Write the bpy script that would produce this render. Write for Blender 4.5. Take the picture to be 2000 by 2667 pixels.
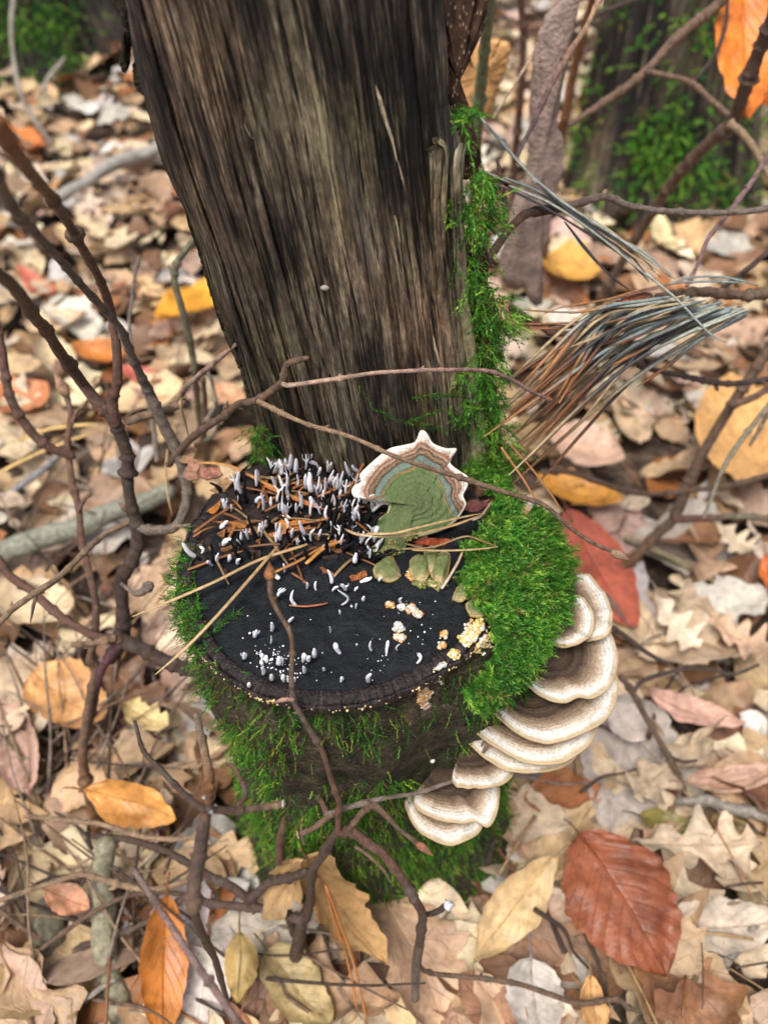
import bpy, math, random
import numpy as np
from mathutils import Vector, Matrix

for o in list(bpy.data.objects):
    bpy.data.objects.remove(o)
SC = bpy.context.scene
COL = SC.collection
R = math.radians
random.seed(7)
RNG = np.random.default_rng(7)

# ------------------------------------------------------------------ camera
CAM_Z = 0.512
PITCH = R(47.0)
FPX = 2000.0          # focal length in photo pixels (photo 2000 x 2667)
CX, CY = 1000.0, 1333.5
cam_d = bpy.data.cameras.new('camera')
cam = bpy.data.objects.new('camera', cam_d)
COL.objects.link(cam)
cam.location = (0, 0, CAM_Z)
cam.rotation_euler = (R(90) - PITCH, 0, 0)
cam_d.sensor_fit = 'VERTICAL'
cam_d.sensor_height = 36.0
cam_d.lens = 36.0 * FPX / 2667.0
cam_d.clip_start = 0.01
cam_d.clip_end = 200
cam_d.dof.use_dof = True
cam_d.dof.focus_distance = 0.305
cam_d.dof.aperture_fstop = 7.5
SC.camera = cam

# ------------------------------------------------------------------ sky, sun, exposure
SUN_EL, SUN_AZ = R(68), R(215)      # azimuth measured clockwise from +Y
w = bpy.data.worlds.new('World')
SC.world = w
w.use_nodes = True
wn = w.node_tree
sky = wn.nodes.new('ShaderNodeTexSky')
sky.sky_type = 'NISHITA'
sky.sun_disc = False
sky.sun_elevation = SUN_EL
sky.sun_rotation = SUN_AZ
sky.air_density = 0.6
sky.dust_density = 6.0
sky.ozone_density = 0.4
wn.links.new(sky.outputs[0], wn.nodes['Background'].inputs[0])
wn.nodes['Background'].inputs[1].default_value = 0.12
sd = bpy.data.lights.new('sun', 'SUN')
sd.energy = 1.5
sd.angle = R(22)
sd.color = (1.0, 0.985, 0.96)
sun = bpy.data.objects.new('sun', sd)
COL.objects.link(sun)
sv = Vector((math.sin(SUN_AZ) * math.cos(SUN_EL), math.cos(SUN_AZ) * math.cos(SUN_EL), math.sin(SUN_EL)))
sun.rotation_euler = sv.to_track_quat('Z', 'Y').to_euler()
sun.location = (0, -1, 3)
SC.view_settings.view_transform = 'Standard'
SC.view_settings.look = 'None'
SC.view_settings.gamma = 1.0
SC.view_settings.use_curve_mapping = False
SC.view_settings.exposure = 0.8
SC.render.engine = 'CYCLES'
SC.cycles.max_bounces = 6
SC.cycles.use_denoising = True

# ------------------------------------------------------------------ measuring helpers
FWD = np.array([0, math.cos(PITCH), -math.sin(PITCH)])
UPV = np.array([0, math.sin(PITCH), math.cos(PITCH)])
RGT = np.array([1.0, 0, 0])
CAMP = np.array([0, 0, CAM_Z])

def ray(px, py):
    return FWD + (px - CX) / FPX * RGT - (py - CY) / FPX * UPV

def P(px, py, d):
    return CAMP + d * ray(px, py)

def onz(px, py, z):
    r = ray(px, py)
    return CAMP + (z - CAM_Z) / r[2] * r

def ony(px, py, y):
    r = ray(px, py)
    return CAMP + y / r[1] * r

def proj(V):
    q = np.asarray(V) - CAMP
    d = q @ FWD
    return np.stack([CX + FPX * (q @ RGT) / d, CY - FPX * (q @ UPV) / d, d], -1)

def lin(c):
    c = np.asarray(c, float) / 255.0
    return np.where(c <= 0.04045, c / 12.92, ((c + 0.055) / 1.055) ** 2.4)

# ------------------------------------------------------------------ noise
def _h(ix, iy, iz, seed):
    n = (ix.astype(np.int64) * 374761393 + iy.astype(np.int64) * 668265263 + iz.astype(np.int64) * 2147483647 + seed * 974711) & 0xFFFFFFFF
    n = ((n ^ (n >> 13)) * 1274126177) & 0xFFFFFFFF
    n = n ^ (n >> 16)
    return (n & 0xFFFFFF) / float(0xFFFFFF)

def vnoise(x, y, z=0.0, seed=0):
    x, y, z = np.broadcast_arrays(np.asarray(x, float), np.asarray(y, float), np.asarray(z, float))
    ix, iy, iz = np.floor(x), np.floor(y), np.floor(z)
    fx, fy, fz = x - ix, y - iy, z - iz
    fx, fy, fz = [f * f * (3 - 2 * f) for f in (fx, fy, fz)]
    o = 0
    for a in (0, 1):
        for b in (0, 1):
            for c in (0, 1):
                wgt = (fx if a else 1 - fx) * (fy if b else 1 - fy) * (fz if c else 1 - fz)
                o = o + wgt * _h(ix + a, iy + b, iz + c, seed)
    return o * 2 - 1

def fbm(x, y, z=0.0, seed=0, oct=3):
    s, a, f = 0, 1.0, 1.0
    for i in range(oct):
        s = s + a * vnoise(np.asarray(x) * f, np.asarray(y) * f, np.asarray(z) * f, seed + i * 17)
        a *= 0.5
        f *= 2.03
    return s / 1.75

# ------------------------------------------------------------------ mesh helpers
def mk(name, V, F, m, parent=None, uv=None, col=None, smooth=True):
    V = np.asarray(V, float)
    org = None
    if parent is None:
        org = np.array([V[:, 0].mean(), V[:, 1].mean(), V[:, 2].min()])
        V = V - org
    me = bpy.data.meshes.new(name)
    if isinstance(F, np.ndarray):
        n, k = F.shape
        me.vertices.add(len(V))
        me.vertices.foreach_set('co', V.astype(np.float32).ravel())
        me.loops.add(n * k)
        me.loops.foreach_set('vertex_index', F.astype(np.int32).ravel())
        me.polygons.add(n)
        me.polygons.foreach_set('loop_start', np.arange(0, n * k, k, dtype=np.int32))
        me.update(calc_edges=True)
        me.validate()
    else:
        me.from_pydata([tuple(v) for v in V], [], F)
    if smooth:
        me.polygons.foreach_set('use_smooth', np.ones(len(me.polygons), dtype=bool))
    li = np.empty(len(me.loops), dtype=np.int32)
    me.loops.foreach_get('vertex_index', li)
    if uv is not None:
        ul = me.uv_layers.new(name='UVMap')
        ul.data.foreach_set('uv', np.asarray(uv, np.float32)[li].ravel())
    if col is not None:
        c = np.asarray(col, np.float32)
        if c.ndim == 1:
            c = np.tile(c, (len(V), 1))
        c = np.concatenate([c[:, :3], np.ones((len(c), 1), np.float32)], 1)
        at = me.color_attributes.new('col', 'FLOAT_COLOR', 'POINT')
        at.data.foreach_set('color', c.ravel())
    me.materials.append(m)
    o = bpy.data.objects.new(name, me)
    COL.objects.link(o)
    if org is not None:
        o.location = tuple(org)
    if parent is not None:
        o.parent = parent
        o.matrix_parent_inverse = Matrix.Translation(-Vector(parent.location)) if parent.parent is None else Matrix.Identity(4)
    return o

def tag(o, label=None, cat=None, group=None, kind=None):
    if label: o['label'] = label
    if cat: o['category'] = cat
    if group: o['group'] = group
    if kind: o['kind'] = kind
    return o

def thing(name, label, cat, loc=(0, 0, 0), group=None):
    o = bpy.data.objects.new(name, None)
    o.empty_display_size = 0.01
    COL.objects.link(o)
    o.location = tuple(loc)
    return tag(o, label, cat, group)

def grid_faces(nu, nv, wrap=False):
    # nu rows (first index), nv columns
    i, j = np.meshgrid(np.arange(nu - 1), np.arange(nv if wrap else nv - 1), indexing='ij')
    j2 = (j + 1) % nv
    return np.stack([i * nv + j, i * nv + j2, (i + 1) * nv + j2, (i + 1) * nv + j], -1).reshape(-1, 4)

def spline(pts, n):
    """Catmull-Rom through pts (k,m) resampled to n rows, roughly even."""
    pts = np.asarray(pts, float)
    if len(pts) == 2:
        t = np.linspace(0, 1, n)[:, None]
        return pts[0] * (1 - t) + pts[1] * t
    p = np.vstack([2 * pts[0] - pts[1], pts, 2 * pts[-1] - pts[-2]])
    seg = np.maximum(np.linalg.norm(np.diff(pts[:, :2], axis=0), axis=1), 1e-9)
    cum = np.concatenate([[0], np.cumsum(seg)])
    u = np.linspace(0, cum[-1], n)
    k = np.clip(np.searchsorted(cum, u, side='right') - 1, 0, len(seg) - 1)
    t = ((u - cum[k]) / seg[k])[:, None]
    p0, p1, p2, p3 = p[k], p[k + 1], p[k + 2], p[k + 3]
    return 0.5 * (2 * p1 + (p2 - p0) * t + (2 * p0 - 5 * p1 + 4 * p2 - p3) * t ** 2 + (3 * p1 - p0 - 3 * p2 + p3) * t ** 3)

def tube_geo(C, rad, ns=7, flat=None, rough=0.0, seed=0, capends=True):
    """Sweep a ring along C (n,3) with radii rad (n,)."""
    C = np.asarray(C, float)
    n = len(C)
    rad = np.broadcast_to(np.asarray(rad, float), (n,)).copy()
    T = np.gradient(C, axis=0)
    T /= np.maximum(np.linalg.norm(T, axis=1, keepdims=True), 1e-12)
    ref = np.array([0.0, 0, 1]) if abs(T[0][2]) < 0.9 else np.array([1.0, 0, 0])
    N = np.zeros_like(T)
    nv = np.cross(T[0], ref)
    nv /= np.linalg.norm(nv)
    for i in range(n):
        nv = nv - T[i] * (nv @ T[i])
        nv /= max(np.linalg.norm(nv), 1e-12)
        N[i] = nv
    B = np.cross(T, N)
    a = np.linspace(0, 2 * math.pi, ns, endpoint=False)
    rr = rad[:, None] * np.ones(ns)
    if rough:
        rr = rr * (1 + rough * RNG.standard_normal((n, ns)) * 0.5)
    fl = 1.0 if flat is None else flat
    V = C[:, None, :] + rr[..., None] * (np.cos(a)[None, :, None] * N[:, None, :] + fl * np.sin(a)[None, :, None] * B[:, None, :])
    V = V.reshape(-1, 3)
    F = [tuple(f) for f in grid_faces(n, ns, True).tolist()]
    if capends:
        m = len(V)
        V = np.vstack([V, C[0] - T[0] * rad[0] * 0.5, C[-1] + T[-1] * rad[-1] * 0.8])
        for j in range(ns):
            F.append((m, (j + 1) % ns, j))
            F.append((m + 1, (n - 1) * ns + j, (n - 1) * ns + (j + 1) % ns))
    return V, F

class Bake:
    """collects many small pieces into one triangle mesh"""
    def __init__(s):
        s.V, s.F, s.C, s.n = [], [], [], 0
    def add(s, V, F, c):
        V = np.asarray(V, float)
        for f in F:
            if len(f) == 4:
                s.F.append((f[0] + s.n, f[1] + s.n, f[2] + s.n)); s.F.append((f[0] + s.n, f[2] + s.n, f[3] + s.n))
            else:
                s.F.append((f[0] + s.n, f[1] + s.n, f[2] + s.n))
        s.V.append(V)
        c = np.asarray(c, float)
        s.C.append(np.tile(c, (len(V), 1)) if c.ndim == 1 else c)
        s.n += len(V)
    def build(s, name, m, parent=None, smooth=True):
        return mk(name, np.vstack(s.V), np.array(s.F), m, parent, col=np.vstack(s.C), smooth=smooth)

# ------------------------------------------------------------------ materials
class NT:
    def __init__(s, name):
        s.m = bpy.data.materials.new(name)
        s.m.use_nodes = True
        s.t = s.m.node_tree
        s.b = s.t.nodes['Principled BSDF']
        s.out = s.t.nodes['Material Output']
    def n(s, typ, **kw):
        nd = s.t.nodes.new('ShaderNode' + typ)
        for k, v in kw.items():
            if k in nd.inputs.keys():
                s.set(nd.inputs[k], v)
            else:
                setattr(nd, k, v)
        return nd
    def set(s, sock, v):
        if isinstance(v, bpy.types.NodeSocket):
            s.t.links.new(v, sock)
        else:
            if isinstance(v, (tuple, list, np.ndarray)) and sock.type == 'RGBA' and len(v) == 3:
                v = tuple(v) + (1.0,)
            sock.default_value = v
    def uv(s):
        return s.n('UVMap').outputs[0]
    def obj(s):
        return s.n('TexCoord').outputs['Object']
    def pos(s):
        return s.n('NewGeometry').outputs['Position']
    def map(s, vec, sc, loc=(0, 0, 0)):
        nd = s.n('Mapping')
        s.set(nd.inputs['Vector'], vec)
        nd.inputs['Scale'].default_value = sc
        nd.inputs['Location'].default_value = loc
        return nd.outputs[0]
    def noise(s, vec, scale, detail=3, rough=0.55, dist=0.0):
        nd = s.n('TexNoise', Scale=scale, Detail=detail, Roughness=rough, Distortion=dist)
        s.set(nd.inputs['Vector'], vec)
        return nd.outputs[0]
    def ramp(s, fac, stops, interp='LINEAR'):
        nd = s.n('ValToRGB')
        nd.color_ramp.interpolation = interp
        e = nd.color_ramp.elements
        while len(e) < len(stops):
            e.new(0.5)
        for el, (p, c) in zip(e, stops):
            el.position = p
            el.color = (c, c, c, 1) if np.isscalar(c) else tuple(c) + (1,)
        s.set(nd.inputs[0], fac)
        return nd.outputs[0]
    def mix(s, f, a, b, mode='MIX'):
        nd = s.n('Mix', data_type='RGBA', blend_type=mode)
        s.set(nd.inputs[0], f)
        s.set(nd.inputs[6], a)
        s.set(nd.inputs[7], b)
        return nd.outputs[2]
    def math(s, op, a, b=0.0, c=0.0):
        nd = s.n('Math', operation=op)
        s.set(nd.inputs[0], a); s.set(nd.inputs[1], b); s.set(nd.inputs[2], c)
        return nd.outputs[0]
    def attr(s, name='col'):
        return s.n('Attribute', attribute_name=name).outputs[0]
    def bump(s, h, strength, dist=0.001):
        nd = s.n('Bump', Strength=strength, Distance=dist)
        s.set(nd.inputs['Height'], h)
        s.t.links.new(nd.outputs[0], s.b.inputs['Normal'])
    def fin(s, color=None, rough=0.6, spec=0.4, translucent=0.0):
        if color is not None: s.set(s.b.inputs['Base Color'], color)
        s.set(s.b.inputs['Roughness'], rough)
        s.set(s.b.inputs['Specular IOR Level'], spec)
        if translucent:
            tr = s.n('BsdfTranslucent')
            s.set(tr.inputs[0], color)
            mx = s.n('MixShader')
            mx.inputs[0].default_value = translucent
            s.t.links.new(s.b.outputs[0], mx.inputs[1])
            s.t.links.new(tr.outputs[0], mx.inputs[2])
            s.t.links.new(mx.outputs[0], s.out.inputs[0])
        return s.m

def M_wood(name='weathered_wood', shift=(0, 0, 0), bright=1.0, lift=0.0):
    t = NT(name)
    uv = t.map(t.uv(), (1, 1, 1), shift)
    warp = t.noise(t.map(uv, (60, 14, 1)), 1.0, 3)
    wv = t.n('VectorMath', operation='MULTIPLY_ADD')
    t.set(wv.inputs[0], t.n('CombineXYZ', X=warp).outputs[0]); wv.inputs[1].default_value = (0.0016, 0, 0); t.set(wv.inputs[2], uv)
    u2 = wv.outputs[0]
    fine = t.noise(t.map(u2, (980, 70, 1)), 1.0, 4, 0.75)
    mid = t.noise(t.map(u2, (330, 26, 1)), 1.0, 4, 0.65)
    streak = t.noise(t.map(u2, (120, 6, 1)), 1.0, 3, 0.55)
    blot = t.noise(t.map(uv, (36, 13, 1)), 1.0, 4, 0.6)
    f = t.math('ADD', t.math('MULTIPLY', fine, 0.34), t.math('ADD', t.math('MULTIPLY', mid, 0.33), t.math('MULTIPLY', streak, 0.33)))
    f = t.math('ADD', f, t.math('MULTIPLY', t.math('SUBTRACT', blot, 0.5), 0.55))
    f = t.math('ADD', f, lift)
    b = bright
    ck = t.math('ABSOLUTE', t.math('SUBTRACT', t.noise(t.map(u2, (260, 7, 1), (5, 5, 0)), 1.0, 3, .6), 0.5))
    ckm = t.ramp(ck, [(0.0, 1.0), (0.022, 0.0)])
    f = t.math('SUBTRACT', f, t.math('MULTIPLY', ckm, 0.15))
    c = t.ramp(f, [(0.37, (.005 * b, .0045 * b, .0045 * b)), (0.435, (.020 * b, .0155 * b, .0115 * b)), (0.485, (.058 * b, .044 * b, .030 * b)),
                   (0.54, (.125 * b, .098 * b, .065 * b)), (0.62, (.33 * b, .27 * b, .18 * b))])
    pale = t.ramp(t.noise(t.map(u2, (480, 30, 1), (1, 7, 0)), 1.0, 3, .6), [(0.60, 0.0), (0.68, 1.0)])
    c = t.mix(t.math('MULTIPLY', pale, 0.4), c, (.27, .215, .145))
    grit = t.noise(t.map(u2, (1100, 260, 1)), 1.0, 2, .6)
    c = t.mix(1.0, c, t.ramp(grit, [(0.32, .6), (0.68, 1.4)]), 'MULTIPLY')
    green = t.ramp(t.noise(t.map(uv, (26, 16, 1), (3, 8, 0)), 1.0, 3), [(0.45, 0.0), (0.62, 1.0)])
    c = t.mix(t.math('MULTIPLY', green, 0.5), c, t.mix(1.0, c, (.92, 1.05, .72), 'MULTIPLY'))
    redm = t.ramp(t.noise(t.map(uv, (30, 10, 1), (9, 1, 0)), 1.0, 3), [(0.5, 0.0), (0.66, 1.0)])
    c = t.mix(t.math('MULTIPLY', redm, 0.7), c, t.mix(1.0, c, (1.15, .9, .8), 'MULTIPLY'))
    grey = t.ramp(t.noise(t.map(uv, (110, 9, 1), (2, 4, 0)), 1.0, 3), [(0.55, 0.0), (0.7, 1.0)])
    c = t.mix(t.math('MULTIPLY', grey, 0.45), c, t.mix(0.6, c, (.19, .17, .15)))
    speck = t.ramp(t.noise(t.map(uv, (900, 700, 1)), 1.0, 2), [(0.72, 0.0), (0.78, 1.0)])
    c = t.mix(t.math('MULTIPLY', speck, 0.3), c, (.3, .27, .2))
    h = t.math('SUBTRACT', t.math('ADD', t.math('MULTIPLY', fine, 0.8), t.math('MULTIPLY', mid, 0.9)), t.math('MULTIPLY', ckm, 0.6))
    t.bump(h, 0.9, 0.0011)
    return t.fin(c, rough=0.6, spec=0.35)

def M_char():
    t = NT('blackened_wood')
    p = t.pos()
    a = t.noise(p, 220, 4, 0.6)
    b = t.noise(p, 1500, 3, 0.6)
    st = t.noise(t.map(p, (90, 700, 90)), 1.0, 3)
    c = t.ramp(t.math('ADD', t.math('MULTIPLY', a, 0.5), t.math('ADD', t.math('MULTIPLY', b, .3), t.math('MULTIPLY', st, .2))),
               [(0.38, (.002, .0027, .0036)), (0.52, (.0055, .0075, .0098)), (0.66, (.019, .024, .030))])
    sp = t.ramp(t.noise(p, 2600, 1), [(0.76, 0.0), (0.8, 1.0)])
    zone = t.ramp(t.noise(p, 45, 2), [(0.45, 0.0), (0.6, 1.0)])
    c = t.mix(t.math('MULTIPLY', t.math('MULTIPLY', sp, zone), 0.8), c, (.45, .5, .5))
    t.bump(t.math('ADD', b, t.math('MULTIPLY', a, 1.5)), 0.8, 0.0007)
    return t.fin(c, rough=t.ramp(a, [(0.35, .5), (0.65, .75)]), spec=0.22)

def M_bark():
    t = NT('stump_bark')
    p = t.pos()
    a = t.noise(p, 90, 4, 0.6)
    b = t.noise(p, 520, 5, 0.72)
    c = t.ramp(t.math('ADD', t.math('MULTIPLY', a, .4), t.math('MULTIPLY', b, .6)),
               [(0.38, (.010, .009, .006)), (0.48, (.04, .033, .019)), (0.58, (.10, .082, .052)), (0.68, (.21, .18, .13))])
    g = t.ramp(t.noise(p, 130, 3), [(0.5, 0.0), (0.62, 1.0)])
    c = t.mix(t.math('MULTIPLY', g, 0.55), c, (.03, .05, .012))
    t.bump(t.math('ADD', t.math('MULTIPLY', a, 2.0), b), 1.0, 0.0018)
    return t.fin(c, rough=0.8, spec=0.25)

def M_rim():
    t = NT('rim_bark')
    uv = t.uv()
    a = t.noise(t.map(uv, (520, 60, 1)), 1.0, 3)
    b = t.noise(t.map(uv, (900, 900, 1)), 1.0, 3)
    c = t.ramp(t.math('ADD', t.math('MULTIPLY', a, .6), t.math('MULTIPLY', b, .4)),
               [(0.38, (.005, .004, .0045)), (0.5, (.017, .012, .012)), (0.62, (.05, .035, .032)), (0.75, (.13, .10, .08))])
    t.bump(t.math('ADD', t.math('MULTIPLY', a, 1.4), b), 1.0, 0.0012)
    return t.fin(c, rough=0.55, spec=0.35)

def M_attr(name, rough=0.6, spec=0.4, var=0.35, scale=300, bump=0.0, translucent=0.0, bscale=900, dist=0.0006):
    t = NT(name)
    c = t.attr()
    p = t.pos()
    f = t.noise(p, scale, 3)
    c2 = t.mix(1.0, c, t.ramp(f, [(0.3, 1 - var), (0.7, 1 + var)]), 'MULTIPLY')
    if bump:
        t.bump(t.noise(p, bscale, 3), bump, dist)
    return t.fin(c2, rough, spec, translucent)

def M_twig():
    t = NT('twig_bark')
    c = t.attr()
    p = t.pos()
    f = t.noise(p, 260, 4, .6)
    fine = t.noise(p, 1700, 3)
    c2 = t.mix(1.0, c, t.ramp(f, [(0.3, .5), (0.7, 1.55)]), 'MULTIPLY')
    lent = t.ramp(t.noise(p, 1300, 1), [(0.70, 0.0), (0.75, 1.0)])
    c2 = t.mix(t.math('MULTIPLY', lent, .45), c2, (.26, .19, .13))
    gl = t.ramp(t.noise(p, 70, 2), [(0.58, 0.0), (0.72, 1.0)])
    c2 = t.mix(t.math('MULTIPLY', gl, .35), c2, (.15, .15, .125))
    c2 = t.mix(1.0, c2, t.ramp(fine, [(0.3, .7), (0.7, 1.3)]), 'MULTIPLY')
    t.bump(t.math('ADD', t.math('MULTIPLY', fine, 1.2), f), 0.9, 0.0011)
    return t.fin(c2, 0.52, 0.4)

def M_leaf(name='leaf', translucent=0.12, rough=0.42):
    t = NT(name)
    base = t.attr()
    uv = t.uv()
    p = t.pos()
    sx = t.n('SeparateXYZ'); t.set(sx.inputs[0], uv)
    u, v = sx.outputs[0], sx.outputs[1]
    av = t.math('ABSOLUTE', t.math('SUBTRACT', v, 0.5))            # 0..0.5 from the midrib
    mid = t.ramp(av, [(0.0, 1.0), (0.018, 0.8), (0.035, 0.0)])
    ph = t.math('MULTIPLY', t.math('SUBTRACT', u, t.math('MULTIPLY', av, 0.55)), 9.0)
    fr = t.math('ABSOLUTE', t.math('SUBTRACT', t.math('FRACT', ph), 0.5))
    side = t.ramp(fr, [(0.0, 1.0), (0.06, 0.0)])
    big = t.noise(p, 38, 4, .6)
    med = t.noise(p, 160, 4, .6)
    fine = t.noise(p, 1200, 2)
    c = t.mix(1.0, base, t.ramp(big, [(0.32, .62), (0.5, .97), (0.68, 1.18)]), 'MULTIPLY')
    c = t.mix(1.0, c, t.ramp(med, [(0.32, .7), (0.66, 1.16)]), 'MULTIPLY')
    spots = t.ramp(med, [(0.62, 0.0), (0.70, 1.0)])
    c = t.mix(t.math('MULTIPLY', spots, .6), c, t.mix(1.0, c, (.45, .36, .3), 'MULTIPLY'))
    c = t.mix(t.math('MULTIPLY', side, 0.15), c, t.mix(1.0, c, (1.35, 1.25, 1.1), 'MULTIPLY'))
    c = t.mix(t.math('MULTIPLY', mid, 0.28), c, t.mix(1.0, c, (1.4, 1.3, 1.15), 'MULTIPLY'))
    t.bump(t.math('ADD', t.math('MULTIPLY', t.math('ADD', side, mid), .8), t.math('ADD', t.math('MULTIPLY', fine, .35), med)), 0.5, 0.0012)
    return t.fin(c, t.ramp(med, [(0.35, rough - .1), (0.7, rough + .2)]), 0.5, translucent)

def M_cap(name, stops, wob=0.10, green=None):
    """zoned bracket cap: UV.x = 0 at the attachment, 1 at the lip; UV.y = angle"""
    t = NT(name)
    sx = t.n('SeparateXYZ'); t.set(sx.inputs[0], t.uv())
    p = t.pos()
    n1 = t.noise(p, 130, 3)
    n2 = t.noise(p, 900, 3)
    f = t.math('ADD', sx.outputs[0], t.math('ADD', t.math('MULTIPLY', t.math('SUBTRACT', n1, .5), wob), t.math('MULTIPLY', t.math('SUBTRACT', n2, .5), wob * .45)))
    c = t.ramp(f, stops)
    fib = t.noise(t.map(t.uv(), (6, 220, 1)), 1.0, 3)
    c = t.mix(1.0, c, t.ramp(fib, [(0.3, .84), (0.7, 1.1)]), 'MULTIPLY')
    c = t.mix(1.0, c, t.ramp(n2, [(0.3, .74), (0.7, 1.16)]), 'MULTIPLY')
    zon = t.n('TexWave', wave_type='BANDS', Scale=5.5, Distortion=1.5)
    t.set(zon.inputs['Vector'], t.uv())
    t.bump(t.math('ADD', t.math('MULTIPLY', n2, .7), t.math('ADD', fib, t.math('MULTIPLY', zon.outputs[1], .6))), 0.5, 0.0008)
    return t.fin(c, 0.75, 0.25)

def M_ground():
    t = NT('forest_soil')
    p = t.pos()
    a = t.noise(p, 14, 5, .65)
    b = t.noise(p, 90, 4, .65)
    c = t.ramp(t.math('ADD', t.math('MULTIPLY', a, .5), t.math('MULTIPLY', b, .5)),
               [(0.36, (.016, .011, .008)), (0.5, (.075, .052, .036)), (0.6, (.19, .135, .095)), (0.7, (.32, .25, .19))])
    t.bump(t.math('ADD', a, b), 1.0, 0.012)
    return t.fin(c, 0.8, 0.25)

def M_perf():
    t = NT('pitted_bark')
    uv = t.uv()
    vo = t.n('TexVoronoi', feature='F1', Scale=1.0, Randomness=.8)
    t.set(vo.inputs['Vector'], t.map(uv, (1000, 430, 1)))
    dot = t.ramp(vo.outputs['Distance'], [(0.22, 1.0), (0.36, 0.0)])
    nz = t.noise(t.map(uv, (300, 120, 1)), 1.0, 3)
    c = t.ramp(nz, [(0.35, (.02, .01, .006)), (0.6, (.085, .042, .024)), (0.75, (.13, .07, .04))])
    c = t.mix(dot, c, (.42, .3, .18))
    t.bump(t.math('ADD', t.math('MULTIPLY', dot, 1.0), nz), 0.8, 0.0012)
    return t.fin(c, 0.7, 0.3)

MAT = dict(
    wood=M_wood(), slab=M_wood('grey_sapwood', (4, 2, 0), 1.2, .10), farwood=M_wood('far_trunk_bark', (2, 9, 0), .9, -.05), splint=M_wood('pale_splinter', (7, 5, 0), 1.5, .12), char=M_char(), bark=M_bark(), rim=M_rim(), twig=M_twig(),
    leaf=M_leaf(), litter=M_leaf('litter_leaf', 0.06, 0.5), moss=M_attr('moss', 0.5, 0.4, .3, 120, translucent=0.3),
    fungus=M_attr('candlesnuff_flesh', 0.7, 0.25, .10, 700, .35), needle=M_attr('pine_needle', 0.45, 0.45, .3, 420),
    crumb=M_attr('crust_crumb', 0.85, 0.2, .2, 900, .6, dist=.0004), ground=M_ground(), perf=M_perf(),
    strip=M_attr('bark_strip', 0.7, 0.3, .35, 110, .8, bscale=420, dist=.002),
    duff=M_attr('duff', 0.75, 0.25, .5, 500, .8, dist=.001),
    pore=M_attr('pore_flesh', 0.8, 0.2, .12, 1200, .5),
    bracket=M_cap('bracket_cap', [(0.0, (.03, .02, .014)), (0.32, (.085, .055, .036)), (0.43, (.035, .022, .015)), (0.48, (.085, .055, .036)), (0.56, (.05, .032, .021)), (0.62, (.13, .088, .056)), (0.74, (.30, .22, .145)),
                                  (0.82, (.52, .44, .34)), (0.885, (.68, .65, .59)), (0.94, (.68, .64, .56)), (0.975, (.50, .41, .28)), (1.0, (.42, .33, .21))], .12),
    rosette=M_cap('algae_cap', [(0.0, (.10, .13, .05)), (0.56, (.10, .15, .055)), (0.585, (.28, .15, .04)), (0.61, (.09, .12, .09)), (0.64, (.15, .2, .16)), (0.70, (.14, .19, .16)), (0.725, (.06, .03, .02)),
                                (0.77, (.26, .17, .10)), (0.80, (.09, .045, .028)), (0.84, (.36, .26, .19)), (0.87, (.19, .07, .03)), (0.905, (.40, .30, .22)), (0.945, (.62, .58, .52)), (1.0, (.70, .68, .64))], .13),
    lobe=M_cap('algae_lobe', [(0.0, (.12, .15, .05)), (0.6, (.17, .2, .075)), (0.85, (.26, .27, .12)), (1.0, (.55, .42, .22))], .2),
)

# ------------------------------------------------------------------ forest floor
DISK_Z = 0.26
SCX, SCY, SR = -0.018, 0.209, 0.069      # stump axis and radius
TRUNK_Y = 0.277

def ground_h(x, y):
    h = 0.012 * fbm(np.asarray(x) * 3.1 + 5, np.asarray(y) * 3.1, 0, 3, 3)
    far = np.clip((np.hypot(x, y) - 2.0) / 8.0, 0, 1)
    return h * (1 - far) + 0.10 * far * fbm(np.asarray(x) * .5, np.asarray(y) * .5, 0, 9, 2) + 0.008 * fbm(np.asarray(x) * 17, np.asarray(y) * 17, 0, 5, 2) * (1 - far)

def build_ground():
    near = np.linspace(-1, 4, 170)
    ys = np.concatenate([np.linspace(-30, -1.2, 12), near, np.linspace(4.3, 60, 40)])
    xs = np.concatenate([np.linspace(-40, -2.6, 16), np.linspace(-2.4, 2.4, 170), np.linspace(2.6, 40, 16)])
    Y, X = np.meshgrid(ys, xs, indexing='ij')
    Z = ground_h(X, Y) - 0.012
    mk('forest_floor', np.stack([X, Y, Z], -1).reshape(-1, 3), grid_faces(len(ys), len(xs)), MAT['ground']).update_tag()
    tag(bpy.data.objects['forest_floor'], 'dark brown soil under the fallen leaves of the forest floor', 'ground', kind='structure')
build_ground()

# ------------------------------------------------------------------ cut stump
def rim_r(th):
    return SR * (1 + 0.02 * np.sin(3 * th + 1) + 0.015 * vnoise(np.cos(th) * 3 + 9, np.sin(th) * 3, 0, 4) + .008 * vnoise(np.cos(th) * 14 + 9, np.sin(th) * 14, 0, 4))

def bulge(th):
    d = np.angle(np.exp(1j * (th - R(-1))))
    return 0.024 * np.exp(-(d / R(38)) ** 4)

def wall_r(th, z):
    dz = np.clip(DISK_Z - z, 0, 1)
    r = rim_r(th) + bulge(th) * (1 - np.exp(-dz / 0.012)) + 0.004 * np.exp(-((dz - .05) / .03) ** 2)
    r = r + 0.02 * np.clip((0.06 - z) / 0.06, 0, 1) ** 2
    lump = 0.0045 * fbm(np.cos(th) * 4 + 3, np.sin(th) * 4, z * 26, 21, 3) * np.clip(dz / .01, 0, 1)
    return r - 0.0025 * np.clip(dz / .006, 0, 1) + lump + 0.0009 * fbm(np.cos(th) * 22 + 3, np.sin(th) * 22, z * 260, 23, 2) * np.clip(dz / .01, 0, 1)

def wall_pt(th, z):
    r = wall_r(th, z)
    return np.stack([SCX + r * np.cos(th), SCY + r * np.sin(th), np.broadcast_to(z, np.shape(th)) * 1.0], -1)

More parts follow.
